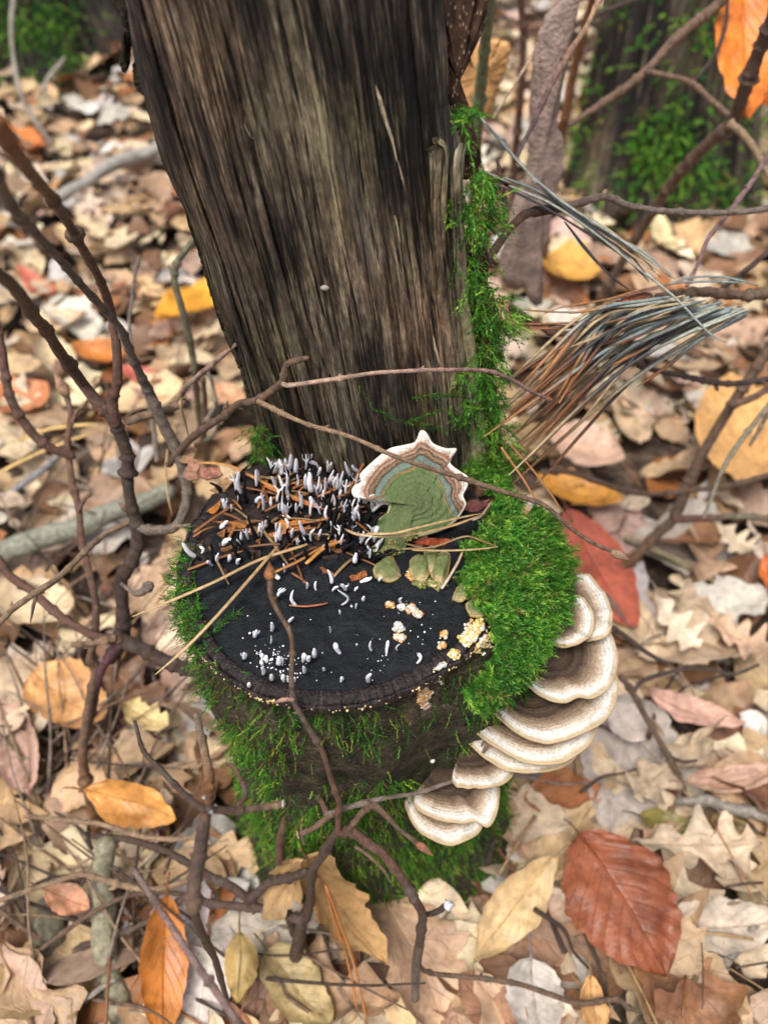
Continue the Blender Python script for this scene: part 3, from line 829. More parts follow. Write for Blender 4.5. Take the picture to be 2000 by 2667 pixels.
def snuff(i, bx, by, tx, ty, wd, bend, style):
    b = disk_top(*z4((bx, by)))
    row = by
    if row < 900: b[2] += .0012
    tp = ony(*z4((tx, ty)), b[1] + random.uniform(-.004, .002))
    d = proj(b)[2]
    w = wd * .5425 * d / FPX / 2 * 1.0
    H = np.linalg.norm(tp - b)
    small = H < .0065
    kind = 'fork' if style == 'fork' else ('flat' if style == 'flat' else ('button' if small else 'plain'))
    lab = {'plain': 'slender white finger of candlesnuff fungus with a black foot on the stump top',
           'fork': 'candlesnuff fungus with a forked antler-like white tip on the stump top',
           'flat': 'broad flattened white blade of candlesnuff fungus among the needles on the stump',
           'button': 'tiny stubby white candlesnuff bud on the bare black cut face'}[kind]
    grp = {'plain': 'slender candlesnuff fungi on the stump', 'fork': 'forked candlesnuff fungi on the stump', 'flat': 'blade-shaped candlesnuff fungi on the stump', 'button': 'candlesnuff buds on the black face'}[kind]
    where = ('behind the mulch by the trunk' if by < 400 and tx < 720 else 'beside the rosette' if tx > 700 and by < 700 else 'in the mulch' if by < 640 else
             'where the mulch thins out' if by < 860 else 'on bare black wood' if by < 1060 else 'near the bark ring' if tx < 720 else 'near the crust patches')
    size = 'tall' if H > .0105 else 'short' if H < .0065 else 'middling'
    lean = 'leaning' if abs(tx - bx) > .45 * abs(ty - by) else 'curved' if abs(bend) > .19 else 'upright'
    lab = {'plain': 'slender white candlesnuff finger', 'fork': 'candlesnuff with a forked white tip', 'flat': 'broad flattened white candlesnuff blade', 'button': 'stubby white candlesnuff bud'}[kind]
    lab = size + ' ' + lean + ' ' + lab + ', ' + where
    grp = grp + ' ' + where
    root = thing('candlesnuff_fungus', lab, 'fungus', tuple(b - np.array([0, 0, .001])), grp)
    n = 16
    C = snuff_stalk(b - np.array([0, 0, .0012]), tp, w, bend * .6 + random.uniform(-.07, .07), n=n)
    C = C + (w * .45) * np.stack([vnoise(np.linspace(0, 3.5, n), i * 1.7 + k9, 0, 4) for k9 in (.1, .4, .8)], -1) * np.linspace(0, 1, n)[:, None]
    t = np.linspace(0, 1, n)
    if small:
        rad = w * np.interp(t, [0, .3, .7, .9, 1], [.55, .8, 1.05, .8, .35])
    else:
        rad = w * np.interp(t, [0, .12, .35, .62, .92, 1], [.75, .7, .95, 1.0, .62, .16])
    rad = rad * (1 + .08 * vnoise(t * 7 + i * 3.1, .5, 0, 6))
    split = .1 if small else random.uniform(.14, .42)
    k = max(2, int(split * n) + 1)
    wg = random.randint(-22, 6); white = lin((240 + wg, 241 + wg, 240 + wg // 2))
    grey = white * .7
    V, F = tube_geo(C[:k], rad[:k], 8, rough=.06)
    mk('stalk', V, F, MAT['fungus'], root, col=BLACK)
    fl = 2.0 if style == 'flat' else 1.0
    V, F = tube_geo(C[k - 1:], rad[k - 1:] * (1 / fl ** .0), 9, flat=(.4 if style == 'flat' else None), rough=.04)
    # greying towards the foot: real pigment of the fungus
    tv = np.clip(np.linalg.norm(V - C[k - 1], axis=1) / max(H * .22, 1e-6), 0, 1)[:, None]
    mk('tip', V, F, MAT['fungus'], root, col=grey * (1 - tv) + white * tv)
    if style == 'fork':
        m0 = C[int(n * .62)]
        for sgn in (-1, 1):
            e = m0 + (tp - m0) * random.uniform(.7, 1.1) + np.array([sgn * H * random.uniform(.08, .2), 0, 0])
            Cb = spline([m0, (m0 + e) / 2 + np.array([sgn * H * .08, 0, -.0]), e], 8)
            V, F = tube_geo(Cb, w * np.linspace(.7, .15, 8), 7)
            mk('prong', V, F, MAT['fungus'], root, col=white)
_r = random.Random(5)
for k in range(96):          # the dense thicket at the back
    bx, by = (_r.gauss(560, 150), _r.uniform(300, 700)) if k % 3 else (_r.uniform(740, 980), _r.uniform(420, 780))
    if bx < 260 or bx > 1000: continue
    h = _r.uniform(45, 105) * (1 if by < 560 else .75)
    SNUFF.append((bx, by, bx + _r.gauss(0, 16), by - h, _r.uniform(10, 17), _r.gauss(0, .1), 'fork' if _r.random() < .18 else ''))
for i, s in enumerate(SNUFF): snuff(i, *s)
# bare black stalks between them
_blk = []
for k in range(52):
    bx, by = (_r.gauss(580, 170), _r.uniform(340, 790)) if k % 2 else (_r.uniform(740, 960), _r.uniform(480, 780))
    l1, dx = _r.uniform(40, 95), _r.gauss(0, 26)
    _blk.append([(bx, by), (bx + dx * .3 + _r.gauss(0, 5), by - l1 * .35), (bx + dx * .7 + _r.gauss(0, 6), by - l1 * .7), (bx + dx * 1.2, by - l1)])
for i, pts in enumerate(_blk + [[(352, 480), (345, 420), (348, 380), (340, 330)], [(556, 545), (545, 480), (536, 440), (537, 400)], [(745, 600), (758, 540), (752, 480), (765, 420)],
                         [(790, 625), (812, 570), (830, 530), (852, 480)], [(930, 620), (965, 580), (985, 550), (1012, 530)], [(985, 720), (1020, 715), (1050, 705), (1082, 712)],
                         [(405, 660), (385, 610), (370, 570), (362, 540)], [(900, 740), (950, 735), (1000, 690), (1016, 650)], [(980, 745), (1010, 728), (1040, 728), (1060, 716)],
                         [(770, 640), (775, 560), (790, 480), (775, 430)], [(640, 560), (600, 540), (560, 560), (480, 530)], [(330, 470), (380, 510), (430, 540), (470, 545)]]):
    pts = [z4(p) for p in pts]
    b = disk_top(*pts[0])
    Q = [b + np.array([0, 0, -.0005])] + [ony(p[0], p[1], b[1] - .001 * j) for j, p in enumerate(pts[1:], 1)]
    for qq in Q: qq[2] = max(qq[2], DISK_Z + .0008)
    C = spline(Q, 18)
    V, F = tube_geo(C, np.linspace(.0011, .0004, 18) * (1 + .25 * vnoise(np.linspace(0, 7, 18), i + .5, 0, 4)), 7, rough=.15)
    o = mk('candlesnuff_stalk', V, F, MAT['fungus'], col=BLACK)
    wh = 'beside the rosette' if pts[0][0] > 850 else 'in the mulch behind the needles' if pts[0][1] < 1320 else 'among the brown needles'
    ln = ('leaning' if abs(pts[-1][0] - pts[0][0]) > .35 * abs(pts[-1][1] - pts[0][1]) else 'upright')
    tag(o, ln + ' bare black candlesnuff stalk without a white tip, ' + wh, 'fungus', ln + ' bare black candlesnuff stalks ' + wh)

# white specks and the orange and white crust patches
B = Bake()
for i in range(190):
    a = random.random()
    if a < .45: px, py = random.gauss(480, 90), random.gauss(1250, 50)
    elif a < .75: px, py = random.gauss(1060, 130), random.gauss(1060, 90)
    else: px, py = random.uniform(250, 1350), random.uniform(1000, 1350)
    p = disk_top(*z4((px, py)))
    if math.hypot(p[0] - SCX, p[1] - SCY) > SR - .007: continue
    blob(B, p + np.array([0, 0, .0002]), random.uniform(.00014, .00034) * (1.8 if random.random() < .1 else 1), lin((225, 228, 226)), (1, 1, .6))
tag(B.build('mould_specks', MAT['crumb']), 'scattered white mould specks sprinkled over the black cut face', 'mould', kind='stuff')
CR = [((1050, 690), 46, 'rough olive crust over the foot of the rosette'), ((1030, 800), 40, 'crumbly olive and cream crust below the rosette foot'), ((1200, 850), 36, 'olive crust between the small green lobes'), ((1130, 640), 30, 'olive crust beside the straw stalks at the rosette'), ((1150, 830), 26, 'pale orange crust knob below the rosette foot'), ((1262, 862), 34, 'orange-cream crust under the olive lobes'), ((1045, 972), 16, 'narrow apricot crumb on the black face'),
      ((1140, 990), 20, 'white crust crumb between apricot crumbs on the black face'), ((1098, 985), 12, 'tiny cream crumb beside the white crumb'), ((1175, 1022), 16, 'pale apricot crumb below the white crumb'),
      ((1090, 1078), 26, 'grey-white crust smear in the middle of the black face'), ((1088, 1132), 16, 'apricot crust fleck under the grey-white smear'), ((1306, 1112), 14, 'single apricot dot pair on bare black wood'),
      ((1294, 1166), 12, 'lone apricot dot nearer the bark rim'), ((1352, 1210), 26, 'yellow crust patch on the rim bark'), ((1465, 1105), 62, 'big yellow and white crumbly crust against the moss cushion'),
      ((1310, 1290), 46, 'lilac-white crust spilling across the bark rim'), ((1215, 1345), 34, 'orange crust at the end of the dark bark ring'), ((1290, 1400), 44, 'bright orange crust hanging below the rim'), ((1330, 1450), 26, 'pinkish crust dripping down the bark under the rim'), ((1420, 1130), 34, 'white mouldy crust next to the yellow crust')]
for i, (c, r, lab) in enumerate(CR):
    B = Bake()
    for k in range(int(40 + r * r * .085 + r * 2.6)):
        if k == 0: lob = [(random.uniform(-.7, .7), random.uniform(-.6, .6), random.uniform(.3, .75)) for _ in range(5)]
        lx, ly, lr = random.choice(lob)
        q = min(abs(random.gauss(0, .6)), 1.4); a = random.random() * 6.28
        px, py = z4((c[0] + r * (lx + lr * q * math.cos(a)), c[1] + r * (ly + lr * q * math.sin(a)) * .8)); q = min(q, 1)
        p = disk_top(px, py) if not ('olive' in lab and 'rosette' in lab and py < 1470) else tilted((px, py)) + np.array([0, -.0006, .0006])
        rad = math.hypot(p[0] - SCX, p[1] - SCY); ang = math.atan2(p[1] - SCY, p[0] - SCX)
        lim = rim_r(np.array([ang]))[0]
        if rad > lim:    # over the edge: sits on the wall
            zz = DISK_Z - .002 - (rad - lim) * 1.5
            p = wall_pt(np.array([ang]), np.array([zz]))[0]
        orange = 'orange' in lab or 'apricot' in lab or 'yellow' in lab
        whit = 'white' in lab
        cc = random.choice([(232, 180, 112), (222, 158, 92), (236, 204, 150), (232, 220, 196)]) if orange else random.choice([(226, 224, 220), (215, 214, 222), (228, 214, 180)])
        if whit and orange and random.random() < .4: cc = (228, 228, 220)
        if 'yellow' in lab and random.random() < .7: cc = random.choice([(232, 204, 122), (238, 220, 160), (230, 226, 210)])
        if 'olive' in lab: cc = random.choice([(128, 134, 78), (148, 146, 92), (112, 120, 68), (176, 164, 110), (104, 108, 60)] + ([(222, 200, 150)] * 2 if 'cream' in lab else []))
        if 'pink' in lab: cc = random.choice([(222, 190, 165), (205, 180, 170)])
        blob(B, p + np.array([0, 0, .0004 + .001 * (1 - q)]), random.uniform(.0003, .0009), lin(cc) * random.uniform(.6, .9), (1.15, 1.15, .8), .6)
    tag(B.build('crust_fungus', MAT['crumb']), lab, 'crust fungus')
for k, (px, py, r, lab) in enumerate([(1126, 1981, .0011, 'round white button fungus on the bark above the other'), (1123, 2026, .0010, 'cream white button fungus beside the small frilled bracket')]):
    B = Bake()
    p = wall_pt(np.array([R(-62)]), np.array([.2]))[0]
    r_ = ray(px, py)
    for d in np.linspace(.26, .45, 400):
        w_ = CAMP + d * r_
        if math.hypot(w_[0] - SCX, w_[1] - SCY) < wall_r(np.array([math.atan2(w_[1] - SCY, w_[0] - SCX)]), np.array([w_[2]]))[0]:
            p = w_; break
    blob(B, p, r * 1.1, lin((232, 226, 214)), (1, 1, 1), .12)
    tag(B.build('button_fungus', MAT['fungus']), lab, 'fungus')

# ------------------------------------------------------------------ moss
def moss_mesh(name, A, D, Ln, cols, label, nl=16, ll=.26, lw=.05, bend=None, spread=.9, parent=None):
    """A anchors, D growth directions, Ln lengths; each shoot is a bent stem set with narrow leaflets"""
    A, D, Ln = map(np.asarray, (A, D, Ln))
    n = len(A)
    D = D / np.linalg.norm(D, axis=1, keepdims=True)
    rnd = RNG.standard_normal((n, 3))
    S = np.cross(D, rnd); S /= np.linalg.norm(S, axis=1, keepdims=True)
    T = np.cross(D, S)
    bd = RNG.standard_normal((n, 3)) * .28 + (np.array([0, 0, -.25]) if bend is None else bend)
    L = Ln[:, None]
    def ax(t): return A + L * (D * t + bd * t * t)
    V, F = [], []
    base = 0
    tip_s = np.linspace(.06, 1.0, nl)
    tris = []
    for j, t in enumerate(tip_s):
        p0 = ax(t)
        p1 = ax(min(t + .05, 1.05))
        tang = D + 2 * bd * t
        tang = tang / np.linalg.norm(tang, axis=1, keepdims=True)
        ang = j * 2.4
        out = S * math.cos(ang) + T * math.sin(ang)
        lk = ll * (1.0 - .55 * t) * RNG.uniform(.7, 1.25, (n, 1))
        tipv = p0 + L * lk * (out * spread + tang * (.75 + .5 * t))
        wv = np.cross(out, tang) * (L * lw)
        tris.append(np.stack([p0 - wv, p0 + wv, tipv], 1))
    # stem
    wv = S * L * .022
    for a, b in ((0, .5), (.5, 1.0)):
        tris.append(np.stack([ax(a) - wv, ax(a) + wv, ax(b)], 1))
    TR = np.stack(tris, 1).reshape(n, -1, 3)
    per = TR.shape[1]
    Vv = TR.reshape(-1, 3)
    Ff = np.arange(len(Vv)).reshape(-1, 3)
    C = np.repeat(np.asarray(cols), per, axis=0)
    o = mk(name, Vv, Ff, MAT['moss'], parent, col=C, smooth=False)
    if label: tag(o, label, 'moss', kind='stuff')
    return o

G1, G2, G3, G4 = lin((78, 138, 42)), lin((52, 106, 32)), lin((130, 172, 62)), lin((124, 122, 56))
def greens(n, mix=(.45, .3, .2, .05), gain=1.0):
    pal = np.stack([G1, G2, G3, G4])
    c = pal[RNG.choice(4, n, p=mix)] * RNG.uniform(.7, 1.3, (n, 1)) * gain
    return c

def inpoly(x, y, poly):
    poly = np.asarray(poly, float)
    ins = np.zeros(len(x), bool)
    j = len(poly) - 1
    for i in range(len(poly)):
        xi, yi = poly[i]; xj, yj = poly[j]
        c = ((yi > y) != (yj > y)) & (x < (xj - xi) * (y - yi) / (yj - yi + 1e-12) + xi)
        ins ^= c
        j = i
    return ins

def wall_normal(th, z):
    e = 1e-3
    a = wall_pt(th + e, z) - wall_pt(th - e, z)
    b = wall_pt(th, z + e) - wall_pt(th, z - e)
    n = np.cross(a, b)
    return n / np.linalg.norm(n, axis=1, keepdims=True)

# moss on the bark wall
BLOBS = [(546, 1772, 75, 70, .7), (667, 1822, 95, 45, .75), (790, 1862, 110, 42, .9), (908, 1882, 110, 55, .95), (1000, 1858, 60, 30, .6), (660, 1941, 130, 110, .75), (643, 2070, 100, 120, .7),
         (932, 2150, 190, 90, 1), (1030, 2062, 150, 34, .8), (1120, 2270, 260, 190, 1), (1330, 2120, 90, 190, 1), (1290, 1800, 120, 90, 1), (1200, 1790, 60, 60, .5), (1240, 1950, 50, 40, .5), (700, 2200, 150, 150, .9), (520, 1660, 70, 90, .8)]
N = 60000
th_ = RNG.uniform(-math.pi, math.pi, N)
z_ = RNG.uniform(.0, DISK_Z - .003, N) ** 1.0
pt = wall_pt(th_, z_)
nr_ = wall_normal(th_, z_)
pj = proj(pt)
vis = ((CAMP - pt) * nr_).sum(1) > 0
prob = np.full(N, .03)
for (bx, by, rx, ry, pr) in BLOBS:
    dd = ((pj[:, 0] - bx) / rx) ** 2 + ((pj[:, 1] - by) / ry) ** 2
    prob = np.maximum(prob, pr * np.clip(1.6 - 1.25 * dd, 0, 1))
prob = np.where(vis, prob, .22)
patch = .5 + .8 * fbm(pt[:, 0] * 90, pt[:, 1] * 90, pt[:, 2] * 90, 77, 2)
keep = RNG.random(N) < prob * np.clip(patch * 1.25 - .02, 0.04, 1) * .42
pt, nr_, z_, pj = pt[keep], nr_[keep], z_[keep], pj[keep]
n = len(pt)
D = nr_ * .8 + np.array([0, 0, -.55]) * RNG.uniform(.2, 1.4, (n, 1)) + RNG.standard_normal((n, 3)) * .35
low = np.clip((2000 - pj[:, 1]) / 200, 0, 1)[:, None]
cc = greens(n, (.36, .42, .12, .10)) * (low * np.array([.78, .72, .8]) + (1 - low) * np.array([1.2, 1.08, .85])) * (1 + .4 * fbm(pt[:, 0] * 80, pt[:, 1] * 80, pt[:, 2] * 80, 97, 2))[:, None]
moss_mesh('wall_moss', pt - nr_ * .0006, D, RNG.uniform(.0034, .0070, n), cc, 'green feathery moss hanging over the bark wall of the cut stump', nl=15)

# thick cushion on the stump's shoulder
POLY = [z4(p) for p in [(1410, 250), (1480, 330), (1560, 400), (1640, 480), (1660, 600)]] + [(1400, 1300), (1465, 1390), (1480, 1470), (1462, 1560), (1430, 1640), (1400, 1700), (1335, 1770), (1240, 1850), (1205, 1800), (1260, 1740), (1285, 1690), (1275, 1620), (1215, 1540), (1190, 1510), (1225, 1470), (1200, 1430), (1262, 1380), (1275, 1330), (1290, 1290), (1225, 1250), (1200, 1190)]
N = 90000
a_ = RNG.uniform(R(-75), R(80), N); q_ = RNG.uniform(.25, 1.45, N)
rimv = rim_r(a_)
hump = lambda a, q: DISK_Z + .001 + .0055 * np.clip((q - .55) / .35, 0, 1) * np.exp(-((a - R(2)) / R(50)) ** 4) - .050 * np.clip(q - 1.02, 0, 1) ** 1.25 * 1.5
zq = hump(a_, q_)
pt = np.stack([SCX + rimv * q_ * np.cos(a_), SCY + rimv * q_ * np.sin(a_), zq], -1)
pj = proj(pt)
pin = inpoly(pj[:, 0], pj[:, 1], POLY)
edge_n = fbm(pt[:, 0] * 120, pt[:, 1] * 120, 0, 88, 3)
keep = pin & (RNG.random(N) < np.clip(.42 + .30 * edge_n, .10, .75))
pt, a_, q_ = pt[keep], a_[keep], q_[keep]
n = len(pt)
radial = np.stack([np.cos(a_), np.sin(a_), np.zeros(n)], -1)
slope = np.clip((q_ - .9) / .4, 0, 1)[:, None]
D = np.array([0, 0, 1.0]) * (1.05 - .75 * slope) + radial * (.25 + .8 * slope) + np.array([0, -.25, 0]) + RNG.standard_normal((n, 3)) * .34
cc = greens(n, (.48, .26, .20, .06), 1.02)
moss_mesh('cushion_moss', pt - np.array([0, 0, .001]), D, RNG.uniform(.0034, .0062, n) * (1 + .55 * fbm(pt[:, 0] * 160, pt[:, 1] * 160, 0, 99, 2)), cc * (1 + .35 * fbm(pt[:, 0] * 110 + 7, pt[:, 1] * 110, 0, 98, 2))[:, None], 'bright green moss cushion growing over the shoulder of the cut stump above the brackets', nl=20, ll=.34, lw=.06, spread=1.15, bend=np.array([0, -.05, -.2]))
# feathery fronds down the trunk's mossy edge: each frond a stem with side shoots
def fronds(name, label, blobs, yoff=-.004, strands=()):
    A, D, Ln, C = [], [], [], []
    def frond(p, d, L, c):
        d = d / np.linalg.norm(d)
        s = np.cross(d, RNG.standard_normal(3)); s /= np.linalg.norm(s)
        A.append(p); D.append(d); Ln.append(L); C.append(c)
        m = random.randint(3, 6)
        for k in range(m):
            t = .15 + .75 * k / m
            sg = 1 if k % 2 else -1
            A.append(p + d * L * t); D.append(d * .9 + s * sg * random.uniform(.6, 1.1)); Ln.append(L * random.uniform(.3, .5) * (1.1 - .5 * t)); C.append(c * random.uniform(.85, 1.2))
    for (bx, by, rx, ry, num) in blobs:
        for k in range(int(num * 1.25)):
            a, q = random.random() * 6.283, math.sqrt(random.random())
            px, py = bx + rx * q * math.cos(a), by + ry * q * math.sin(a)
            w_ = ony(px, py, TRUNK_Y + yoff + random.uniform(-.006, .008))
            d = np.array([random.gauss(.15 + .5 * math.cos(a) * q, .55), random.gauss(-.5, .3), random.gauss(-.25, .55)])
            cold = 1.0 if random.random() > .15 else .6
            frond(w_, d, random.uniform(.005, .0115), greens(1, (.5, .16, .32, .02), cold * 1.1)[0])
    for pts in strands:
        Q = spline([ony(px, py, face_y(px, py) - .0012) for px, py in pts], 26)
        for k in range(25):
            dd = Q[k + 1] - Q[k]
            for s in (-1, 1):
                d = dd / np.linalg.norm(dd) + s * np.array([0, -.25, .85]) * random.uniform(.6, 1)
                A.append(Q[k]); D.append(d); Ln.append(random.uniform(.0022, .0042)); C.append(greens(1, (.5, .4, .1, 0.0), .8)[0])
    return moss_mesh(name, np.array(A), np.array(D), np.array(Ln), np.array(C), label, nl=13, ll=.26, lw=.045, spread=.7)
fronds('trunk_moss', 'loose feathery green moss trailing down the flank of the dead trunk',
       [(1215, 298, 26, 24, 14), (1250, 525, 38, 85, 80), (1185, 545, 16, 40, 10), (1195, 690, 34, 42, 26), (1240, 735, 36, 44, 30), (1290, 820, 50, 55, 55), (1268, 925, 46, 85, 70), (1240, 1025, 66, 70, 70), (1190, 1085, 55, 28, 34),
        (1282, 1120, 40, 70, 60), (1310, 1190, 40, 40, 40), (1225, 1165, 30, 40, 24)],
       strands=[[(1071, 1036), (1120, 1030), (1160, 1030), (1205, 1022)], [(935, 1003), (955, 1035), (973, 1063), (1005, 1082), (1038, 1096), (1090, 1106), (1147, 1112)], [(1060, 1100), (1100, 1085), (1150, 1066)]])
fronds('trunk_foot_moss', 'small tuft of moss at the foot of the bare trunk edge', [(676, 1130, 16, 34, 26), (690, 1165, 30, 14, 20)], yoff=-.004)
# clump overhanging the rim on the twig side, with long creeping sprigs over the black face
A, D, L_, C = [], [], [], []
for k in range(420):
    a = R(random.gauss(-158, 13)); q = random.uniform(.90, 1.05)
    r = rim_r(np.array([a]))[0] * q
    A.append((SCX + r * math.cos(a), SCY + r * math.sin(a), DISK_Z - .0006 - max(q - 1, 0) * .05)); D.append(np.array([math.cos(a) * .6 + random.gauss(0, .4), math.sin(a) * .6 + random.gauss(0, .4), random.uniform(.1, 1)])); L_.append(random.uniform(.003, .006)); C.append(greens(1, (.45, .4, .12, .03))[0])
for pts in ([(455, 1150), (520, 1180), (250, 1085)], ):
    pass
for pts in ([z4((195, 1105)), z4((235, 1060)), z4((275, 1025)), z4((322, 1002))], [z4((30, 1030)), z4((80, 1005)), z4((115, 985)), z4((155, 972))]):
    Q = spline([onz(px, py, DISK_Z + .0025) for px, py in pts], 20)
    for k in range(19):
        dd = (Q[k + 1] - Q[k]); dd /= np.linalg.norm(dd)
        sd_ = np.cross(dd, [0, 0, 1.0])
        for s in (-1, 1):
            A.append(Q[k]); D.append(dd + sd_ * s * .9 + np.array([0, 0, .3])); L_.append(.0026); C.append(greens(1, (.5, .4, .1, 0))[0])
moss_mesh('rim_moss', np.array(A), np.array(D), np.array(L_), np.array(C), 'dark green moss clump with creeping sprigs at the rim beside the woody shrub', nl=13)

# ------------------------------------------------------------------ woody twigs
BR_RED, BR_DARK, BR_TAN, BR_GREY, BR_MID, BR_OLIVE, BR_ORA = [lin(c) for c in ((104, 76, 62), (72, 58, 50), (158, 132, 104), (134, 120, 107), (112, 90, 72), (108, 106, 84), (148, 100, 60))]

def twig_pts(pts, d, n=None):
    pts = np.asarray(pts, float)
    d = np.asarray(d, float).ravel()
    seg = np.concatenate([[0], np.cumsum(np.linalg.norm(np.diff(pts, axis=0), axis=1))])
    dd = np.interp(seg / seg[-1], np.linspace(0, 1, len(d)), d)
    n = n or int(np.clip(seg[-1] / 5.5, 14, 220))
    S = spline(np.column_stack([pts, dd]), n)
    return np.array([P(*s) for s in S]), S

def twig(parent, name, pts, d, w, colr, bumps=True, rough=.06, label=None, ns=9, knots=None):
    """w: thickness in photo pixels along the twig (list)"""
    C, S = twig_pts(pts, d)
    n = len(C)
    t = np.linspace(0, 1, n)
    wpx = np.interp(t, np.linspace(0, 1, len(w)), w)
    rad = wpx * S[:, 2] / FPX / 2 * .84
    if bumps:
        L = np.linalg.norm(np.diff(S[:, :2], axis=0), axis=1).sum()
        for k in range(max(1, int(L / 60))):
            c = random.random()
            rad = rad * (1 + random.uniform(.18, .5) * np.exp(-((t - c) * L / 4.5) ** 2))
        rad = rad * (1 + .07 * vnoise(t * L / 26, random.random() * 50, 0, 3))
    C = C + (rad * .12)[:, None] * np.stack([vnoise(t * 9, random.random() * 50, 0, k) for k in (1, 2, 3)], -1)
    V, F = tube_geo(C, rad, ns, rough=rough)
    cv = np.asarray(colr)
    if cv.ndim == 2:
        m = len(cv)
        tc = np.repeat(t, ns); tc = np.concatenate([tc, [0, 1]])
        cv = np.stack([np.interp(tc, np.linspace(0, 1, m), cv[:, k]) for k in range(3)], -1)
    o = mk(name, V, F, MAT['twig'], parent, col=cv)
    if label: o['label'] = label
    return o, C, rad

def bud(parent, p, d, L, r, colr, name='bud'):
    d = np.asarray(d, float); d = d / np.linalg.norm(d)
    t = np.linspace(0, 1, 9)
    C = np.asarray(p) + d * (t * L)[:, None]
    rad = r * np.array([.55, .85, 1.0, 1.0, .9, .72, .5, .28, .08])
    V, F = tube_geo(C, rad, 7, rough=.12)
    return mk(name, V, F, MAT['twig'], parent, col=colr)

def end_bud(parent, C, rad, L=.006, r=None, colr=None):
    d = C[-1] - C[-3]
    return bud(parent, C[-1] - d * .1, d, L, r or rad[-1] * 1.6, BR_ORA * .8 if colr is None else colr)

def side_buds(parent, C, rad, k, colr=None):
    kids = [c for c in parent.children if c.type == 'MESH']
    parent = kids[-1] if kids and parent.type == 'EMPTY' else parent
    for _ in range(k):
        i = random.randint(2, len(C) - 3)
        T = C[i + 1] - C[i - 1]; T /= np.linalg.norm(T)
        s = np.cross(T, RNG.standard_normal(3)); s /= np.linalg.norm(s)
        bud(parent, C[i] + s * rad[i] * .7, s + T * .9, rad[i] * random.uniform(1.4, 2.4), rad[i] * .55, BR_MID if colr is None else colr)

# --- leafless shrub beside the stump
sh = thing('woody_shrub', 'leafless shrub of crooked reddish brown stems standing beside the cut stump', 'shrub', tuple(P(262, 1800, .5) * [1, 1, 0]))
A = [(285, 1720), (318, 1665), (318, 1573), (316, 1511), (338, 1472), (359, 1419), (357, 1371), (342, 1313), (333, 1260), (333, 1188), (309, 1120), (289, 1081)]
_, C, r = twig(sh, 'stem', A, [.42, .40, .375, .35], [46, 44, 40, 44, 38, 36, 40, 40], BR_DARK * 1.05)
side_buds(sh, C, r, 4)
_, C, r = twig(sh, 'stem', [(300, 1100), (289, 1081), (260, 1053), (212, 995), (159, 918), (116, 850), (96, 832), (36, 747), (-40, 690)], [.352, .345, .26, .17], [44, 36, 36, 38, 42, 46], BR_RED * .8)
_, C, r = twig(sh, 'stem', [(300, 1110), (294, 1043), (306, 995), (304, 922), (299, 868), (289, 802), (259, 723), (211, 639), (163, 555), (108, 482), (60, 422), (-10, 310)], [.352, .33, .25, .15], [36, 30, 28, 28, 32, 44, 60], np.stack([BR_RED * .9, BR_RED, BR_MID, BR_ORA]))
_, C, r = twig(sh, 'branch', [(360, 1372), (385, 1380), (420, 1380), (455, 1372), (477, 1335), (487, 1284), (480, 1236), (463, 1178), (434, 1120), (410, 1067), (386, 1014), (357, 956), (333, 898), (310, 850), (259, 792), (211, 741), (151, 669), (90, 603), (36, 542), (-20, 440)], [.383, .375, .35, .30, .24, .17], [30, 32, 40, 36, 28, 24, 24, 26, 34, 44], BR_GREY * .72)
_, C, r = twig(sh, 'twig', [(450, 1372), (490, 1368), (525, 1362)], [.372, .36], [14, 10, 16], BR_GREY)
bud(sh, C[-1], [1, -.5, .4], .006, .0022, BR_GREY)
_, C, r = twig(sh, 'stem', [(-20, 820), (0, 879), (10, 946), (24, 1019), (43, 1067), (68, 1106), (96, 1139), (140, 1170), (190, 1190)], [.40, .41, .43], [26, 28, 28, 30, 26], BR_RED * .85)
_, C, r = twig(sh, 'stem', [(176, 1033), (186, 1081), (178, 1139), (181, 1197), (193, 1274), (207, 1332), (212, 1405), (227, 1467), (241, 1525), (251, 1583), (246, 1660), (236, 1718), (253, 1736), (240, 1800), (222, 1911), (217, 1983), (229, 2061), (247, 2128), (262, 2180)], [.43, .43, .42, .41, .41, .43, .46, .50], [16, 20, 20, 22, 22, 24, 28, 28, 30, 34], np.stack([BR_RED, BR_RED, BR_RED * .8, BR_MID, BR_ORA * .75]))
side_buds(sh, C, r, 5)
bud(sh, C[0], [-.12, .0, 1], .016, .0034, lin((190, 150, 120)), 'bud')
_, C, r = twig(sh, 'twig', [(186, 1110), (200, 1075), (225, 1050), (246, 1010)], [.43, .43], [13, 10, 8], BR_MID)
end_bud(sh, C, r, .009, .0018, BR_TAN)
_, C, r = twig(sh, 'twig', [(207, 1330), (222, 1300), (238, 1286)], [.42, .415], [12, 12, 16], BR_MID)
_, C, r = twig(sh, 'branch', [(-20, 1640), (0, 1621), (29, 1592), (87, 1549), (145, 1511), (193, 1467), (241, 1419), (284, 1385), (345, 1358)], [.34, .35, .37, .385], [16, 20, 20, 19, 18, 18], BR_TAN * .62)
side_buds(sh, C, r, 3, BR_TAN * .7)
_, C, r = twig(sh, 'twig', [(96, 1545), (88, 1580), (80, 1622)], [.357, .355], [14, 11, 3], BR_TAN * .6)
_, C, r = twig(sh, 'branch', [(-20, 1440), (0, 1457), (29, 1501), (96, 1549), (159, 1607), (217, 1641), (260, 1660), (318, 1668)], [.42, .42, .405, .40], [22, 26, 26, 28, 26], BR_RED * .85)
_, C, r = twig(sh, 'twig', [(175, 1618), (155, 1630), (148, 1640)], [.41, .405], [10, 9, 6], BR_MID)
_, C, r = twig(sh, 'stem', [(300, 1650), (328, 1672), (376, 1694), (424, 1718), (482, 1742), (530, 1756)], [.402, .405, .41], [38, 44, 46, 42, 36], BR_DARK)
